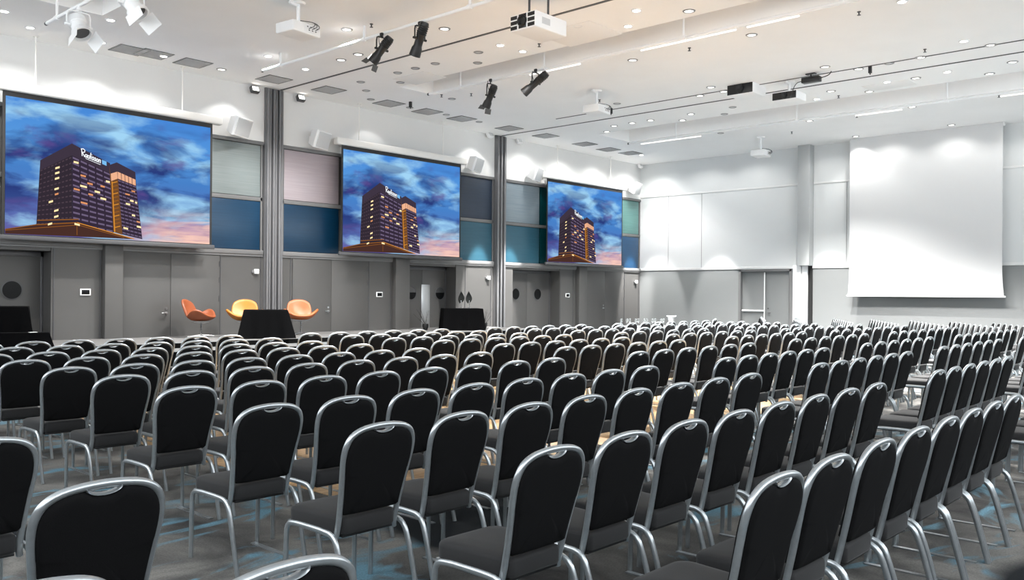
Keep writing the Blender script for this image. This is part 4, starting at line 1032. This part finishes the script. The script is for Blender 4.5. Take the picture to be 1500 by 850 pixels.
b = MB(); b.lathe([(0.07, 0), (0.10, 0.22), (0.115, 0.24), (0.115, 0.255), (0.095, 0.25), (0.068, 0.01)], 24, 0, True, True); b.build('pail', 'steel', t)
b = MB(); b.tube([(0.108 * math.cos(2 * PI * k_ / 24), 0.108 * math.sin(2 * PI * k_ / 24), 0.25) for k_ in range(24)], 0.014, 8, 0, closed=True); b.build('rim', 'white_p', t)

# ------------------------------------------------------------------ light
def spot(name, loc, target, power, size, blend=0.4, rad=0.05, col=(1, 0.985, 0.96)):
    l = bpy.data.lights.new(name, 'SPOT'); l.energy = power; l.spot_size = math.radians(size); l.spot_blend = blend; l.shadow_soft_size = rad; l.color = col
    o = bpy.data.objects.new(name, l); C.objects.link(o); o.location = loc
    o.rotation_euler = (Vector(target) - Vector(loc)).to_track_quat('-Z', 'Y').to_euler(); return o
def near_wall(q): return min(1.0, (min(YL - q.y, XE - q.x) / 3.2) ** 2.2)     # lamps close to a wall are small accent lamps
for q in LPOS:
    spot('downlight_beam', (q.x, q.y, ZC - 0.03), (q.x, q.y, 0), (1080 if q.x < 18 else 2700) * near_wall(q), 125, 0.6)
for q in [onZ(x, y) for x, y in LITS[::3]]:
    spot('downlight_beam', (q.x, q.y, ZC - 0.03), (q.x, q.y, 0), (800 if q.x < 18 else 1900) * near_wall(q), 115, 0.6)
# wall washers along the two walls
for x, p in ((4.2, 26), (6.9, 14), (9.7, 26), (13.6, 14), (17.3, 34)): spot('wall_washer', (x, YL - 0.7, ZC - 0.05), (x, YL - 0.1, 3.6), p, 88, 0.25)
for x in (19.4, 21.2, 23.0, 24.8): spot('wall_washer', (x, YL - 1.0, ZC - 0.05), (x, YL - 0.55, 3.0), 66, 136, 0.6)
for y in (16.3, 14.6, 12.9, 10.4, 8.6, 6.9, 5.2, 3.4): spot('wall_washer', (XE - 1.15, y, ZC - 0.05), (XE - 0.6, y, 3.0), 32 if y > 12 else 27, 136, 0.6)
for y in (16.55, 14.2, 10.5): spot('corner_beam', (XE - 2.5, y, ZC - 0.05), (XE, y, 1.0), 1100, 25, 0.45)
for x in (17.6, 18.9, 25.2): spot('corner_beam', (x, YL - 1.6, ZC - 0.05), (x, YL, 1.1), 5000, 19, 0.45)
w = bpy.data.worlds.new('added_daylight'); sc.world = w; w.use_nodes = True
bg = w.node_tree.nodes['Background']; bg.inputs[0].default_value = (0.91, 0.96, 1.0, 1); bg.inputs[1].default_value = 2.85  # unseen fill through the open sides, added to brighten the ceiling

# ------------------------------------------------------------------ camera
cam = bpy.data.cameras.new('camera'); co = bpy.data.objects.new('camera', cam); C.objects.link(co); sc.camera = co
cam.sensor_width = 36.0; cam.lens = F / 1500 * 36.0; cam.clip_end = 200
fw = Vector((CA, SA, 0)); rt = Vector((SA, -CA, 0)); up = Vector((0, 0, 1))
a = math.atan(RK); rt2 = rt * math.cos(a) + up * math.sin(a); up2 = up * math.cos(a) - rt * math.sin(a)
co.matrix_world = Matrix(((rt2.x, up2.x, -fw.x, 0), (rt2.y, up2.y, -fw.y, 0), (rt2.z, up2.z, -fw.z, CH), (0, 0, 0, 1)))
cam.shift_x = -(CX - 750) / 1500; cam.shift_y = (HY - 425) / 1500

sc.view_settings.view_transform = 'Standard'; sc.view_settings.look = 'None'
sc.view_settings.exposure = 0.7; sc.view_settings.gamma = 1.0; sc.view_settings.use_curve_mapping = False
